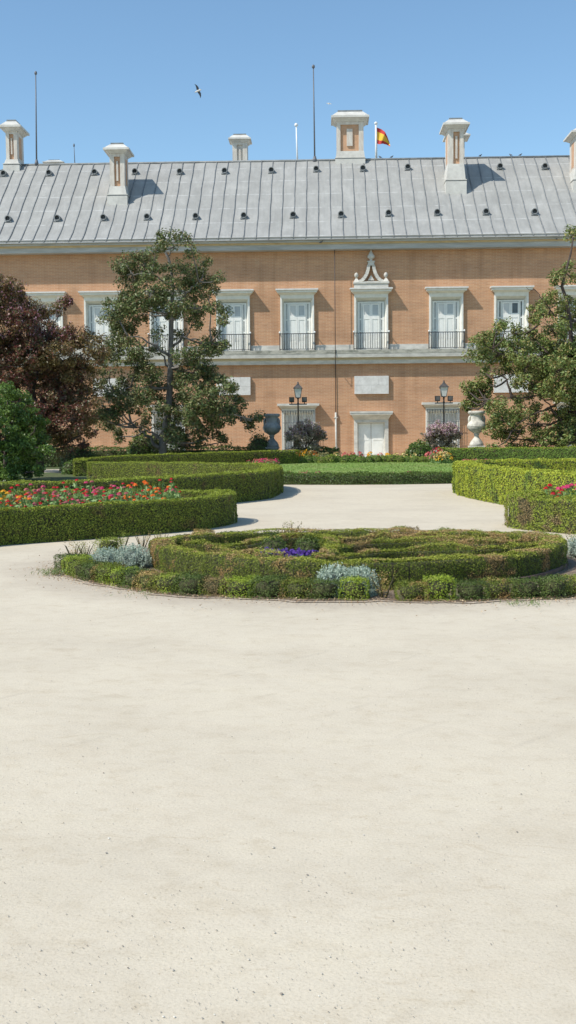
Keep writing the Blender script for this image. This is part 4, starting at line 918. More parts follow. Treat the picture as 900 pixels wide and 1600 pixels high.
tag(raw_mesh('pebbles', V, Q, [M['pebble']]), 'tiny pebbles and grit scattered over the pale sand', 'pebbles', kind='stuff')
# ================================================================== FLOWERS
def flowerhead(c, r, n=26):
    P = []; Nn = []
    for i_ in range(n):
        t = i_*2.399963; q = math.sqrt((i_+.5)/n); P.append((math.cos(t)*q*r, math.sin(t)*q*r, r*.55*(1-q*q))); Nn.append((math.cos(t)*q*1.0, math.sin(t)*q*1.0, 1.1-q*.6))
    P = np.array(P)+np.array(c); V, Q = leaves(P, np.array(Nn), r*.95, .8, .22); return V, Q
def make_zinnia(col, seed, heads=4, hgt=.6, fr=.045):
    global RNG
    RNG = np.random.default_rng(seed); e = empty('zinnia', (0, 0, 0)); kids = []
    hs = []
    for i_ in range(heads):
        a = i_*2.4+seed; r = .16*math.sqrt(i_/max(heads-1, 1)); hs.append((r*math.cos(a), r*math.sin(a), hgt*random.uniform(.70, 1.08)))
    parts = []; mb = MB()
    for (x, y, z) in hs: mb.tube([(x*.2, y*.2, 0), (x*.7, y*.7, z*.5), (x, y, z)], [.006, .005, .004], 4, cap=False)
    n = 260; t = RNG.uniform(.08, .92, n); k = RNG.integers(0, heads, n); H = np.array(hs); P = H[k]*t[:, None]; P[:, :2] += RNG.normal(0, .055, (n, 2))
    V, Q = leaves(P, RNG.normal(0, 1, (n, 3))+np.array([0, 0, .6]), .075, .42, .5, .3)
    Vt, Qt = tubes_np(mb); V, Q, mi = join([(V, Q, 0), (Vt, Qt, 0)]); kids.append(raw_mesh('foliage', V, Q, [M['stem']], mi, e))
    for j, (x, y, z) in enumerate(hs):
        V, Q = flowerhead((0, 0, 0), fr*random.uniform(.8, 1.15)); kids.append(raw_mesh('flower_head', V, Q, [M[col[j % len(col)]]], None, e, (x, y, z)))
    KIDS[e.name] = kids; return e
zl = {'red': ('crimson red zinnia plant in the flower bed inside the left low hedge', ['red', 'red', 'dusky']), 'pink': ('zinnia plant with mixed pink and red heads inside the left low hedge', ['pink', 'red', 'dusky', 'red']),
      'orange': ('orange zinnia plant in the flower bed inside the left low hedge', ['orange', 'orange', 'orange']), 'yellow': ('yellow and orange zinnia plant at the far left of the flower bed', ['yellow', 'orange', 'red']),
      'dusky': ('dusky faded pink zinnia plant in the flower bed inside the left low hedge', ['dusky', 'pink', 'dusky'])}
zp_ = {}
for i_, (k_, (lab, cl)) in enumerate(zl.items()):
    e = make_zinnia(cl, 20+i_, heads=4 if k_ != 'yellow' else 5, hgt=.60, fr=.034); tag(e, lab, 'flower', k_+' zinnias in the left bed'); zp_[k_] = [e, False]
def plant(key, x, y, s=1.0, sz=1.0, label=None, group=None):
    e, used = zp_[key]
    if not used: o = e; zp_[key][1] = True
    else:
        o = e.copy(); COL.objects.link(o)
        for ch in KIDS[e.name]: c_ = ch.copy(); COL.objects.link(c_); c_.parent = o
    o.location = (x, y, 0); o.rotation_euler = (0, 0, random.uniform(0, 6.28)); o.scale = (s, s, s*sz)
    if label: tag(o, label, 'flower', group)
    return o
random.seed(3)
HA = resample([(*gd(px, py, h)[:2], h) for px, py, h in LA[:6]], .05)[0]
def hedgeY(px):
    best = min(HA, key=lambda q: abs((CP+ray(px, 780)*(q[1]/ray(px, 780).y)).x-q[0])); return best[1]
def zrow(x0, x1, dd, keys, n, jit=4, s=1.0, sz=1.0):
    for i_ in range(n):
        px = x0+(x1-x0)*(i_+.5)/n+random.uniform(-jit, jit); Y = hedgeY(px)+dd+random.uniform(-.15, .15); p = at(px, 770, Y); plant(random.choice(keys), p.x, Y, s*random.uniform(.88, 1.1), sz)
for dd, sz in ((.5, .92), (1.1, 1.0), (1.75, 1.04), (2.4, 1.1)):
    zrow(-40, 46, dd, ['yellow', 'red', 'yellow', 'orange', 'red'] if dd < 2 else ['red'], 7 if dd < 2 else 2, sz=sz)
    zrow(46, 128, dd, ['red', 'red', 'dusky'], 5 if dd > 1 else 3, sz=sz); zrow(128, 196, dd, ['pink', 'red', 'red', 'pink'], 5, sz=sz)
    if dd < 2: zrow(196, 262 if dd > .6 else 240, dd, ['orange', 'red', 'red', 'orange'], 4 if dd > .6 else 3, sz=sz)
    else: zrow(196, 280, dd-.2, ['orange', 'red', 'red'], 4, sz=sz)
p = at(268, 757, hedgeY(268)+1.9); plant('red', p.x, p.y, .9, 1.32, 'tallest red zinnia plant at the right end of the left flower bed'); p = at(281, 762, hedgeY(281)+1.2); plant('red', p.x, p.y, .8, 1.1)
# right bed
for k_, cl, lab in (('rpink', ['pink', 'pink', 'pink'], 'bright pink flowering plant in the right bed behind the patchy hedge'), ('rred', ['red', 'red'], 'red flowering plant in the right bed behind the patchy hedge')):
    e = make_zinnia(cl, 41, heads=4, hgt=.56, fr=.045); tag(e, lab, 'flower', k_[1:]+' flowers in the right bed'); zp_[k_] = [e, False]
for px, py, k_ in ((864, 769, 'rred'), (880, 768, 'rpink'), (893, 770, 'rpink'), (905, 766, 'rpink'), (872, 771, 'rred'), (920, 768, 'rpink'), (935, 767, 'rred')):
    Y = 18.3+(771-py)*.28; p = at(px, py, Y); plant(k_, p.x, Y, random.uniform(.78, .9), 1.28)
# flowers and box balls behind the lawn
def clumpflower(px, py, Y, hgt, r, col, label, group, n=150, m=160, fs=.10):
    c = at(px, py, Y); zb = lawnz(Y)-.01 if -3 < c.x < 8 else 0; hgt = c.z-zb; e = empty('flowering_plant', (c.x, Y, zb)); tag(e, label, 'flower', group)
    P, d = blobshape(m, r, hgt*.9, 2.2); V, Q = leaves(P*RNG.uniform(.5, 1, (m, 1)), d, .08, .5, .7); raw_mesh('foliage', V, Q, [M['stem']], None, e)
    P, d = blobshape(n, r*.95, hgt, 2.2); k = P[:, 2] > hgt*.35; V, Q = leaves(P[k], d[k], fs, .9, .4); raw_mesh('blossom', V, Q, [M[col]], None, e)
for i_ in range(13):
    px = 388+i_*3.6; clumpflower(px, 717+random.uniform(-1, 2), 46+random.uniform(-1, 1), .35, .17, random.choice(['salmon', 'dusky', 'pink', 'salmon']), 'low salmon pink flowering plant in front of the dark left hedge', 'salmon pink flowers left of the lawn', fs=.06, n=70)
for i_ in range(12):
    px = 458+i_*4.1; clumpflower(px, 702.5+abs(i_-5)*.75+random.uniform(-1, 1), 49.4+random.uniform(-.2, .5), .55, .24, random.choice(['yellow', 'cream', 'yellow', 'orange', 'cream']), 'yellow and apricot flowering plant behind the box balls left of the door', 'yellow flowers left of the door', n=75, fs=.085)
for i_ in range(11):
    px = 511+i_*13.5+random.uniform(-3, 3); clumpflower(px, 707+random.uniform(-1, 1), 49.6, .45, .18, random.choice(['cream', 'cream', 'yellow', 'salmon']), 'cream flowering plant behind the box balls in front of the door', 'cream flowers in front of the door', n=60)
for px, py, col in ((669, 707, 'salmon'), (674, 709, 'salmon')): clumpflower(px, py, 48.6, .5, .2, col, 'salmon flowering plant between green bush and yellow flowers', 'salmon flowers right of the lawn')
for px, py in ((679, 700), (684, 698), (688, 701)): clumpflower(px, py, 46.9, .8, .24, 'red' if px == 684 else 'dusky', 'dark red flowering plant at the left end of the right green hedge', 'dark red flowers right of the lawn', fs=.07, n=90)
for px, py in ((684, 707), (690, 705), (696, 705.5), (701, 707), (687, 711), (694, 710)): clumpflower(px, py, 46.6, .5, .2, 'yellow' if px % 2 else 'cream', 'yellow flowering plant beside the dark red flowers right of the lawn', 'yellow flowers right of the lawn', n=60, fs=.08)
for i_ in range(9): clumpflower(727+i_*4.5, 718+random.uniform(-.8, .8), 46.5, .3, .18, random.choice(['salmon', 'dusky', 'salmon']), 'low salmon pink flowering plant in front of the right green hedge', 'salmon pink flowers right of the lawn', fs=.06, n=70)
for i_, (px, py) in enumerate([(452, 737), (458, 738), (470, 736), (478, 735.5), (484, 738), (497, 736), (513, 739), (560, 738.5), (612, 737), (640, 736), (646, 737), (661, 738), (690, 737)]):
    clumpflower(px, py, 36.0, .34, .12, random.choice(['salmon', 'pink', 'dusky']), 'pale pink rose growing through the low hedge before the lawn', 'pink roses in the low front hedge', n=22, m=60, fs=.05)
# box balls
P, d = blobshape(900, .26, .46, 2.1); P *= (1+RNG.normal(0, .04, 900))[:, None]; V, Q = leaves(P, d, .055, .6, .55)
mb = MB(); mb.lathe([(.1, 0), (.22, .08), (.24, .25), (.15, .38), (.04, .42)], 0, 0, 0, 10); Vt = np.array(mb.v); Qt = np.array([(f if len(f) == 4 else [f[0], f[3], f[5], f[8]]) for f in mb.f])
V, Q, mi = join([(V, Q, 0), (Vt, Qt, 1)]); ball = raw_mesh('box_ball', V, Q, [M['hedge_green'], M['core']], mi)
for i_ in range(25):
    t = i_/24; px = 433+t*287; Y = 48.2; c = at(px, 722, Y); o = ball if i_ == 0 else ball.copy()
    if i_: COL.objects.link(o)
    s = random.uniform(.84, 1.12); o.location = (c.x, Y+random.uniform(-.2, .2), lawnz(Y)-.01); o.scale = (s*1.05, s, s*random.uniform(.62, .76)); o.rotation_euler = (0, 0, random.uniform(0, 6))
    tag(o, 'clipped round box ball in the row along the back of the lawn', 'shrub', 'box balls behind the lawn')
shrub('round_shrub', 655, 0, lawnz(50)-.01, .62, .82, .08, 2600, M['laurel'], 'rounded fresh green bush behind the box balls right of the door', Y=50.6)
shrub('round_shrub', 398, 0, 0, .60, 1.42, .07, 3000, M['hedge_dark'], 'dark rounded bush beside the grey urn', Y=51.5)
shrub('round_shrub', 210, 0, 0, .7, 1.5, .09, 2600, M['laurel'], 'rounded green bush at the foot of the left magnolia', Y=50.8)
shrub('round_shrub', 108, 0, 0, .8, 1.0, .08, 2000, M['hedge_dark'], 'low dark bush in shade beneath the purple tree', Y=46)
shrub('round_shrub', 95, 0, 0, .35, .5, .06, 900, M['laurel'], 'small bright green bush beneath the purple tree', Y=42.5)
# ================================================================== URNS AND LAMPS
def urn(px, top, base, Y, mat, label, w=1.0):
    b = at(px, base, Y); t = at(px, top, Y); H = t.z-b.z; e = empty('urn', (b.x, Y, 0)); tag(e, label, 'urn')
    prof = [(.20, 0), (.33, .0), (.33, .06), (.30, .08), (.27, .13), (.17, .20), (.11, .25), (.10, .30), (.14, .32), (.11, .34), (.19, .38), (.35, .44), (.43, .53), (.44, .59), (.40, .66), (.33, .70), (.30, .74), (.30, .86), (.33, .90), (.39, .92), (.40, .975), (.37, 1.0), (.33, .99), (.25, .93)]
    mb = MB(); mb.lathe([(r*w, z*H) for r, z in prof], 0, 0, b.z, 28)
    mb.lathe([(.43*w, .545*H), (.455*w, .56*H), (.43*w, .575*H)], 0, 0, b.z, 28)
    mb.build('bowl', mat, e)
    mb = MB()
    for s in (-1, 1):      # scroll handles with small figures
        pts = [(s*.28*w, -.05, b.z+.86*H), (s*.33*w, -.06, b.z+.84*H), (s*.36*w, -.06, b.z+.77*H), (s*.35*w, -.05, b.z+.70*H), (s*.38*w, -.04, b.z+.64*H)]; mb.tube(pts, [.03, .045, .055, .05, .03], 7)
    mb.build('handle', mat, e)
    mb = MB(); p = .30*w; mb.box(-p, p, -p, p, .16, b.z-.10); mb.box(-p-.06, p+.06, -p-.06, p+.06, 0, .159); mb.box(-p-.05, p+.05, -p-.05, p+.05, b.z-.099, b.z-.003); mb.build('pedestal', mat, e, bevel=.01)
urn(425, 646.5, 698, 51.5, M['shadeurn'], 'large grey stone urn in shade between dark bush and left street lamp', .92)
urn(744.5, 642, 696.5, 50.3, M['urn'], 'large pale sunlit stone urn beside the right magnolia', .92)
def lamp(px, top, Y, label):
    t = at(px, top, Y); H = t.z; e = empty('street_lamp', (t.x, Y, 0)); tag(e, label, 'street lamp', None)
    mb = MB(); za = H-.98          # cross arm
    mb.lathe([(.16, 0), (.16, .12), (.10, .2), (.10, .5), (.06, .6), (.045, 1.2), (.05, 1.24), (.04, 1.3), (.032, za), (.05, za+.04), (.03, za+.1), (.035, H-.74), (.09, H-.68)], 0, 0, 0, 12); mb.build('pole', M['black'], e)
    mb = MB(); mb.box(-.40, .40, -.025, .025, za-.02, za+.03); mb.build('cross_arm', M['black'], e)
    mb = MB(); mb.frus(-.10, .10, -.10, .10, H-.67, -.17, .17, -.17, .17, H-.28); g = mb.build('lantern', M['glass'], e)
    mb = MB()
    for sx in (-1, 1):
        for sy in (-1, 1): mb.tube([(sx*.103, sy*.103, H-.68), (sx*.174, sy*.174, H-.27)], .011, 5)
    mb.box(-.12, .12, -.12, .12, H-.70, H-.672); mb.frus(-.21, .21, -.21, .21, H-.279, -.20, .20, -.20, .20, H-.24); mb.frus(-.19, .19, -.19, .19, H-.239, -.13, .13, -.13, .13, H-.16); mb.frus(-.12, .12, -.12, .12, H-.159, -.06, .06, -.06, .06, H-.09)
    mb.lathe([(.06, H-.089), (.05, H-.05), (.025, H-.03), (.045, H), (.02, H+.03)], 0, 0, 0, 10); mb.build('lantern_frame', M['lampmetal'], g)
    for s in (-1, 1):
        mb = MB(); x = s*.285; mb.frus(x-.11, x+.11, -.10, .09, za+.09, x-.115, x+.115, -.13, .10, za+.32); mb.tube([(x, 0, za+.03), (x, 0, za+.09)], .02, 6); mb.add([(x-.09, -.128, za+.13), (x+.09, -.128, za+.13), (x+.09, -.15, za+.30), (x-.09, -.15, za+.30)], [(0, 1, 2, 3)], 1); mb.build('floodlight', [M['black'], M['lens']], e)
    return e
M['lampmetal'] = solid('lamp_roof_metal', (.05, .047, .045), (.10, .09, .08), 9, .5)
lamp(465.5, 597.5, 52, 'black lamp post with two floodlights behind the dark purple shrub left of the door'); lamp(693.5, 595.5, 52, 'black lamp post with two floodlights behind the pinker shrub right of the door')
# ================================================================== TREES
def P3(px, py, Y): return np.array(at(px, py, Y))
def tree(name, label, base, trunk, limbs, blobs, Y, leafsize, per, mat, bark, r0, spread=1.0, tips=None, clus=.34, asp=.42, core=False, seed=1, cat='tree', leafjit=1.0, twigr=.012, flat=.62, dfac=1.0):
    """trunk: [(px,py,dy)] ; limbs: list of polylines with start radius ; blobs: (px,py,rpx,density[,dy])"""
    global RNG
    RNG = np.random.default_rng(seed); rnd = random.Random(seed)
    b = at(base[0], base[1], Y); e = empty(name, (b.x, Y, 0)); tag(e, label, cat); org = np.array([b.x, Y, 0])
    T = [P3(px, py, Y+dy) for px, py, dy in trunk]; T = [np.array([T[0][0], Y, -.02])]+T
    mb = MB(); n = len(T); mb.tube([tuple(p-org) for p in T], [r0*(1-.82*(i/(n-1))**.9) for i in range(n)], 9)
    nodes = list(T)
    for lm, lr in limbs:
        L = [P3(px, py, Y+dy) for px, py, dy in lm]; j = [L[0]]
        for a, c in zip(L, L[1:]):
            for t in (.33, .66): j.append(a*(1-t)+c*t+np.array([rnd.uniform(-.08, .08) for _ in range(3)]))
            j.append(c)
        m = len(j); mb.tube([tuple(p-org) for p in j], [lr*(1-.75*i/(m-1)) for i in range(m)], 7); nodes += j[2:]
    ppm = FPX/Y; Vp = []; Cs = []
    for bl in blobs:
        px, py, rp, dn = bl[:4]; dy = bl[4] if len(bl) > 4 else None
        R = rp/ppm; dmax = 1.9*spread
        c = P3(px, py, Y+(rnd.uniform(-dmax, dmax) if dy is None else dy)); 
        # limb from the nearest lower node
        dist = [np.linalg.norm(c-q)+(1.5 if q[2] > c[2]+.3 else 0) for q in nodes]; q = nodes[int(np.argmin(dist))]
        mid = (q+c)/2+np.array([rnd.uniform(-.15, .15), rnd.uniform(-.15, .15), -.08*np.linalg.norm(c-q)]); lr = min(.05, .016+.02*np.linalg.norm(c-q))*(r0/.2)**.5
        mb.tube([tuple(x-org) for x in (q, (q+mid)/2+np.array([0, 0, -.03]), mid, (mid+c)/2, c)], [lr, lr*.9, lr*.75, lr*.6, lr*.35], 5)
        nc = max(3, int((R/clus)**2*6.2*dn*dfac))
        for _ in range(nc):
            d = np.array([rnd.gauss(0, 1) for _ in range(3)]); d /= np.linalg.norm(d); rr = rnd.uniform(.25, 1)**.5*R; s = c+d*rr*np.array([1, 1.25, .85]); Cs.append((s, dn))
            if rnd.random() < .6: mb.tube([tuple(x-org) for x in (c, (c+s)/2+np.array([rnd.uniform(-.1, .1), 0, rnd.uniform(-.08, .03)]), s)], [twigr, twigr*.8, twigr*.4], 4, cap=False)
    C = np.array([s for s, _ in Cs]); k = np.repeat(np.arange(len(C)), per); 
    rad = RNG.uniform(.6, 1.3, len(C))*clus*.85
    d = unit(RNG.normal(0, 1, (len(k), 3))); rr = RNG.uniform(.1, 1, len(k))**.45
    P = C[k]+d*(rr*rad[k])[:, None]*np.array([1, 1, flat]); Nn = d*.6+np.array([0, -.05, .55]); 
    V, Q = leaves(P-org, Nn, leafsize, asp, .65*leafjit)
    tr = mb.build('trunk', bark, e)
    cr = raw_mesh('crown', V, Q, [mat], None, e)
    if tips:
        m, cond, cnt = tips; ks = [i for i, s in enumerate(C) if cond(s)]
        if ks:
            k = RNG.choice(ks, cnt); d = unit(RNG.normal(0, 1, (cnt, 3))); P = C[k]+d*rad[k][:, None]*1.05*np.array([1, 1, .8]); V, Q = leaves(P-org, d+np.array([0, 0, .6]), leafsize*.9, asp, .6); raw_mesh('young_tips', V, Q, [m], None, e)
    return e
MAG = [(262, 373, 16, .7), (253, 384, 12, .7), (285, 372, 8, .35), (243, 392, 10, .5), (300, 392, 14, .6), (195, 412, 21, 1.1), (225, 416, 25, 1.1), (250, 412, 15, .6), (206, 440, 20, 1), (235, 455, 30, 1.15), (200, 470, 22, 1), (178, 485, 22, 1), (170, 500, 14, .9), (215, 488, 26, 1.1), (190, 505, 18, .8),
       (290, 425, 24, 1), (318, 420, 16, .8), (326, 436, 14, .7), (338, 437, 8, .5), (302, 452, 26, 1), (330, 455, 12, .5), (280, 480, 20, .9), (305, 485, 22, .9), (345, 483, 12, .9), (345, 500, 9, .8), (330, 480, 9, .6), (265, 440, 15, .8),
       (190, 530, 22, 1), (210, 545, 20, 1), (178, 555, 22, 1), (215, 568, 20, .9), (235, 585, 22, .8), (172, 575, 14, .8), (240, 545, 12, .6), (330, 535, 22, 1), (348, 542, 13, .9), (312, 548, 20, .9), (290, 560, 18, .9), (305, 575, 26, 1.05), (325, 580, 18, .9), (280, 590, 18, .9),
       (165, 605, 17, .8), (190, 615, 15, .8), (215, 620, 18, .9), (240, 625, 18, .8), (295, 610, 24, 1.05), (320, 625, 25, 1.1), (350, 608, 18, 1), (365, 630, 20, 1.05), (375, 650, 15, .9), (395, 655, 10, .9), (404, 652, 7, .8), (388, 667, 7, .7), (345, 650, 20, 1), (300, 645, 25, 1.1), (320, 665, 22, 1.0),
       (170, 640, 18, 1), (190, 650, 18, 1), (205, 635, 18, .9), (165, 660, 15, .9), (150, 650, 15, .9), (185, 668, 14, .8), (225, 650, 14, .8), (245, 665, 12, .6), (275, 665, 20, 1), (265, 685, 18, 1.1), (290, 685, 20, 1.1), (315, 690, 14, .9), (250, 692, 14, 1), (345, 680, 8, .5), (352, 690, 7, .5), (185, 682, 7, .7), (270, 640, 15, .7), (235, 605, 20, .9), (260, 600, 14, .7), (225, 668, 12, .7), (335, 600, 18, 1), (355, 640, 16, 1), (280, 625, 20, .9), (255, 640, 14, .7), (240, 690, 12, .9), (335, 640, 18, 1), (200, 595, 18, .9), (180, 625, 18, .9), (248, 520, 12, .6), (285, 520, 14, .6), (300, 505, 14, .7), (250, 470, 18, .8), (270, 500, 12, .5)]
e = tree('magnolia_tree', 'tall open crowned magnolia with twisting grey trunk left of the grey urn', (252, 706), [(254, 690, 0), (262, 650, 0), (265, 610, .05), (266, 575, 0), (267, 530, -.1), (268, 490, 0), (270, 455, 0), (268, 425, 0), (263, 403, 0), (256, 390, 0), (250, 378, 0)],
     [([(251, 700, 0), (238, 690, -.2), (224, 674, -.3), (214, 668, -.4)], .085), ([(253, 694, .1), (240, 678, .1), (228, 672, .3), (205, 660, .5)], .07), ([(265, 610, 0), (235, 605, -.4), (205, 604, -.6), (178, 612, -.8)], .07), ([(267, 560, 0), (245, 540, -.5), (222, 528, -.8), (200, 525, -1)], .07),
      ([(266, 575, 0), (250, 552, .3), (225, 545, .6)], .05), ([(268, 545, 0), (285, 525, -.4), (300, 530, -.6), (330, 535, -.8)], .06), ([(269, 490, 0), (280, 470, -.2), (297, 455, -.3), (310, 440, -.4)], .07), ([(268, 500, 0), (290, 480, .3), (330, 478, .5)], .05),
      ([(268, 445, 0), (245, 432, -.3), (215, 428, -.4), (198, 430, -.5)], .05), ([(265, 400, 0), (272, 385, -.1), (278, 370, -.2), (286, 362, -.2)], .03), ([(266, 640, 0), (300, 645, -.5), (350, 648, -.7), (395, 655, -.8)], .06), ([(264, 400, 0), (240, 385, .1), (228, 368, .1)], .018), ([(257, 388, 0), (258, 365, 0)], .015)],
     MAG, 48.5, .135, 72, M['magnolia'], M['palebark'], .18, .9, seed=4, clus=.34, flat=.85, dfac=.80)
MR = [(893, 363, 9, .6), (905, 366, 10, .8), (876, 428, 9, .6), (890, 433, 9, .7), (868, 437, 8, .6), (885, 415, 6, .4), (862, 463, 9, .6), (872, 475, 12, .8), (850, 470, 7, .4), (835, 480, 8, .6), (845, 492, 7, .5), (833, 500, 6, .4), (858, 487, 8, .6), (885, 485, 18, 1), (898, 470, 14, .9), (900, 500, 22, 1.1), (878, 505, 15, .9), (865, 520, 16, .9),
      (778, 513, 9, .8), (790, 512, 11, .9), (800, 522, 15, 1), (755, 530, 14, 1), (770, 535, 18, 1.1), (745, 540, 11, .9), (740, 556, 11, 1, 2.2), (760, 560, 20, 1.1), (785, 550, 22, 1.1), (810, 545, 22, 1.1), (835, 530, 22, 1), (855, 545, 24, 1.1), (880, 540, 26, 1.2), (905, 550, 28, 1.2),
      (795, 575, 20, 1), (820, 575, 24, 1.1), (845, 580, 24, 1.1), (870, 580, 26, 1.2), (898, 585, 28, 1.2), (755, 580, 12, .8, 2.2), (745, 603, 16, 1.1, 2.2), (728, 608, 12, 1, 2.2), (757, 612, 16, 1.1, 2.2), (735, 625, 16, 1.1, 2.2), (752, 628, 12, 1, 2.4), (727, 637, 8, 1, 2.4), (762, 600, 10, .8, 2.2),
      (830, 605, 20, 1.1), (855, 610, 22, 1.1), (880, 615, 24, 1.2), (905, 620, 26, 1.2), (815, 625, 12, .8), (780, 628, 12, .9), (775, 645, 14, 1), (790, 655, 20, 1.1), (812, 645, 18, 1.1), (830, 640, 14, .8), (775, 668, 14, 1), (785, 685, 14, 1.1), (795, 693, 12, 1), (805, 675, 16, .9), (835, 665, 13, .8), (850, 655, 10, .6), (830, 688, 14, .9), (850, 685, 16, 1),
      (880, 655, 22, 1), (900, 660, 26, 1.2), (875, 680, 18, 1), (895, 690, 22, 1.1), (863, 692, 12, .9), (810, 600, 10, .7), (930, 560, 35, 1), (935, 620, 35, 1), (930, 680, 30, 1), (925, 500, 25, .9), (960, 590, 35, .8), (815, 697, 8, .8), (774, 700, 5, .6)]
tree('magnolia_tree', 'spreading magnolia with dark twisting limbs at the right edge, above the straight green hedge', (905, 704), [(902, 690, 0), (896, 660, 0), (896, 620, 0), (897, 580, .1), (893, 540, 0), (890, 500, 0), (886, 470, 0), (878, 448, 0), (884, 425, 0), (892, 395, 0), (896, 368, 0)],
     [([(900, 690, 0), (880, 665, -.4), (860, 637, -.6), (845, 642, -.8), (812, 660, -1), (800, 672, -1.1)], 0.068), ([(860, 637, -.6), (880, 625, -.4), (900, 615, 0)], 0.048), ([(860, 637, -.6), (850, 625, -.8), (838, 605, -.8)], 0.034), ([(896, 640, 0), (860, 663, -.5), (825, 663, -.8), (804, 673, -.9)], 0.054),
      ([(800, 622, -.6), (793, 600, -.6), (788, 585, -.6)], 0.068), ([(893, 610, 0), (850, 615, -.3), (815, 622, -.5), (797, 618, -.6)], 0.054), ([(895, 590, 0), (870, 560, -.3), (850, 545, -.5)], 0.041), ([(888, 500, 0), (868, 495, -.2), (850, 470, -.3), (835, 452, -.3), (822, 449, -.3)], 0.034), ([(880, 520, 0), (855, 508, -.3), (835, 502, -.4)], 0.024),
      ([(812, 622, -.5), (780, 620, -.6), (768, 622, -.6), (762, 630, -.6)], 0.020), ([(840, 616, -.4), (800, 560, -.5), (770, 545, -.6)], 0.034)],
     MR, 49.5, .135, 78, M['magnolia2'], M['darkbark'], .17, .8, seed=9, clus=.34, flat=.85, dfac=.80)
PL = [(0, 447, 22, 1.2), (22, 462, 22, 1.1), (8, 485, 30, 1.2), (40, 480, 18, 1), (60, 492, 16, .9), (75, 497, 12, .8), (88, 485, 9, .8), (98, 476, 7, .8), (105, 470, 5, .6), (35, 505, 28, 1.2), (65, 520, 25, 1.2), (90, 525, 20, 1.1), (110, 520, 14, .9), (118, 528, 12, .9), (135, 523, 10, .8), (148, 528, 9, .7), (125, 542, 16, 1), (145, 548, 14, .8), (155, 560, 10, .7), (160, 552, 7, .5),
      (10, 540, 32, 1.3), (50, 550, 32, 1.3), (90, 555, 28, 1.3), (120, 565, 20, 1.1), (143, 578, 14, .9), (20, 585, 32, 1.3), (65, 590, 32, 1.3), (105, 592, 28, 1.2), (135, 600, 17, 1), (148, 610, 10, .7), (90, 625, 30, 1.3), (125, 625, 20, 1.1), (142, 635, 12, .8), (60, 630, 30, 1.2), (110, 655, 26, 1.2), (135, 655, 16, .9), (140, 672, 10, .6), (90, 675, 24, 1.2), (120, 680, 16, 1), (60, 670, 25, 1.1), (20, 640, 30, 1), (100, 700, 13, .9), (130, 693, 9, .7),
      (-35, 480, 38, 1), (-40, 550, 45, 1), (-45, 620, 45, .8), (-80, 520, 40, .8)]
tree('plum_tree', 'broad purple leaved plum tree at the left edge in front of the palace', (62, 716), [(60, 700, 0), (58, 660, 0), (52, 620, 0), (45, 580, 0), (35, 540, 0), (22, 500, 0), (8, 470, 0)],
     [([(56, 640, 0), (85, 600, -.4), (110, 570, -.6), (140, 545, -.7)], .08), ([(52, 610, 0), (70, 550, -.3), (80, 515, -.4), (100, 478, -.4)], .06), ([(56, 650, 0), (20, 600, .3), (-20, 560, .5), (-50, 520, .5)], .09), ([(58, 660, 0), (95, 640, -.5), (130, 630, -.6)], .06), ([(45, 580, 0), (30, 530, -.5), (10, 500, -.7)], .06)],
     PL, 44.5, .10, 105, M['plum'], M['darkbark'], .20, .9, tips=(M['plumtip'], (lambda s: s[2] > 5.1 and (s[0] < -9.2)), 2600), asp=.5, seed=12, clus=.33, flat=.8)
LG = [(10, 613, 17, 1.1), (30, 625, 18, 1.1), (-10, 640, 28, 1.2), (22, 650, 24, 1.2), (50, 648, 15, 1.1), (62, 660, 12, 1), (40, 672, 24, 1.2), (0, 680, 30, 1.2), (30, 700, 26, 1.2), (58, 695, 15, 1), (68, 680, 8, .9), (10, 720, 26, 1.2), (42, 722, 18, 1.1), (60, 715, 10, .9), (-35, 690, 35, 1), (-30, 650, 30, 1), (20, 738, 18, 1.2), (-20, 735, 25, 1), (5, 742, 20, 1.1), (45, 738, 14, 1), (60, 735, 9, .8), (70, 700, 9, .9), (-5, 745, 18, 1)]
tree('laurel_tree', 'bushy bright green small tree at the left edge in front of the purple tree', (8, 750), [(8, 735, 0), (8, 700, 0), (10, 660, 0), (12, 625, 0)], [([(8, 720, 0), (40, 690, -.3), (55, 665, -.3)], .04), ([(8, 710, 0), (-20, 680, 0), (-30, 650, 0)], .04)],
     LG, 37.0, .10, 80, M['laurel'], M['darkbark'], .09, .8, seed=15, clus=.26, asp=.45)
def crape(px, label, seed, Y, blobs, fl, lm):
    tree('crape_myrtle', label, (px, 705), [(px, 698, 0), (px+1, 685, 0), (px, 672, 0)], [([(px, 703, 0), (px-14, 680, -.1), (px-24, 668, -.1)], .02), ([(px, 703, 0), (px+14, 682, -.1), (px+24, 672, -.1)], .02), ([(px, 703, 0), (px-5, 680, .1), (px-8, 662, .1)], .02)],
         blobs, Y, .085, 40, lm, M['darkbark'], .035, .25, tips=(M['crapeflower'], (lambda s: s[2] > 1.35), fl), asp=.5, seed=seed, cat='shrub', clus=.17, twigr=.008)
crape(478, 'dark purplish flowering shrub before the grilled window left of the door', 21, 51.0, [(462, 672, 10, .9), (475, 665, 11, 1), (490, 670, 11, 1), (500, 680, 9, .9), (455, 684, 9, .8), (470, 685, 12, 1), (487, 688, 12, 1), (478, 676, 13, 1), (465, 695, 9, .8), (495, 694, 8, .8), (504, 673, 5, .6), (450, 678, 5, .5), (508, 682, 6, .7), (483, 660, 6, .6)], 1100, M['crape'])
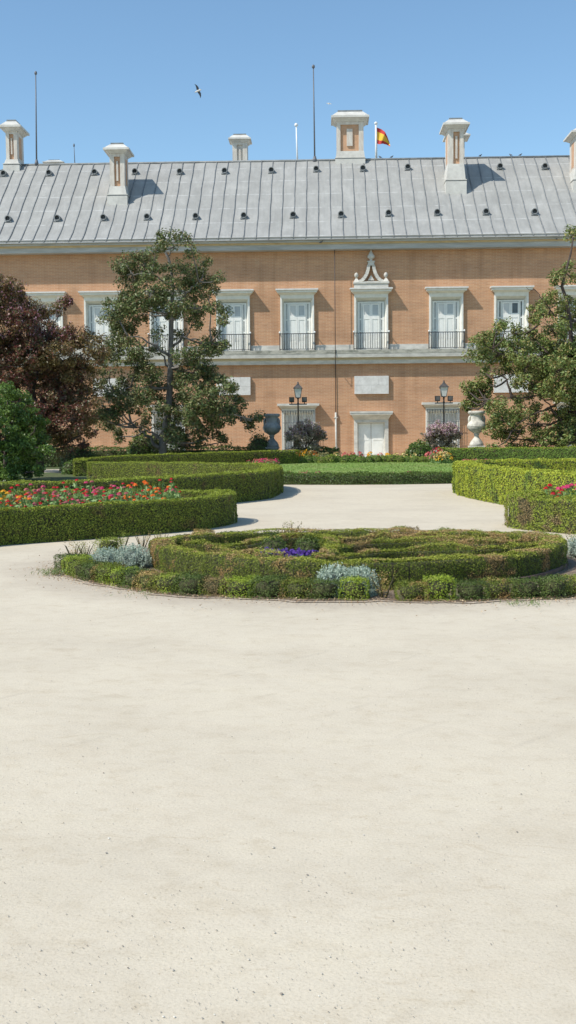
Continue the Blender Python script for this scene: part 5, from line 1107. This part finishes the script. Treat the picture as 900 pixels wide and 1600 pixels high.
crape(690, 'pinkish flowering shrub before the grilled window right of the door', 22, 51.0, [(676, 672, 11, 1), (690, 667, 12, 1), (704, 670, 11, 1), (712, 680, 8, 1), (668, 682, 8, .9), (682, 684, 12, 1.1), (698, 684, 12, 1.1), (708, 692, 8, .9), (673, 694, 9, .9), (690, 695, 11, 1)], 2300, M['crape'])
# ================================================================== LIGHT, SKY, CAMERA
sd = Vector((-.75, -.45, 1)).normalized(); el = math.asin(sd.z); az = math.atan2(sd.x, sd.y)
L = bpy.data.lights.new('sun', 'SUN'); L.energy = 4.1; L.angle = math.radians(.53); L.color = (1.0, .95, .87)
lo = bpy.data.objects.new('sun', L); COL.objects.link(lo); lo.rotation_euler = (-sd).to_track_quat('-Z', 'Y').to_euler(); lo.location = (-30, -20, 40)
w = bpy.data.worlds.new('World'); sc.world = w; w.use_nodes = True; nt = w.node_tree; nt.nodes.clear()
sk = nt.nodes.new('ShaderNodeTexSky'); sk.sky_type = 'NISHITA'; sk.sun_disc = False; sk.sun_elevation = el; sk.sun_rotation = az % (2*PI); sk.altitude = 600; sk.air_density = 1.0; sk.dust_density = .4; sk.ozone_density = 1.2
bg = nt.nodes.new('ShaderNodeBackground'); bg.inputs[1].default_value = .15; wo = nt.nodes.new('ShaderNodeOutputWorld')
tint = mixc(nt, 1.0, sk.outputs[0], (.88, 1.02, 1.02), 'MULTIPLY'); nt.links.new(tint, bg.inputs[0]); nt.links.new(bg.outputs[0], wo.inputs[0])
cd = bpy.data.cameras.new('camera'); cam = bpy.data.objects.new('camera', cd); COL.objects.link(cam); sc.camera = cam
from mathutils import Matrix
cam.matrix_world = Matrix(((RR.x, UP.x, -FW.x, CP.x), (RR.y, UP.y, -FW.y, CP.y), (RR.z, UP.z, -FW.z, CP.z), (0, 0, 0, 1)))
cd.sensor_fit = 'VERTICAL'; cd.sensor_height = 36; cd.sensor_width = 36*9/16; cd.lens = 36*FPX/1600; cd.clip_start = .1; cd.clip_end = 5000
sc.render.resolution_x = 576; sc.render.resolution_y = 1024
sc.view_settings.view_transform = 'Standard'; sc.view_settings.look = 'None'; sc.view_settings.exposure = .2; sc.view_settings.gamma = 1
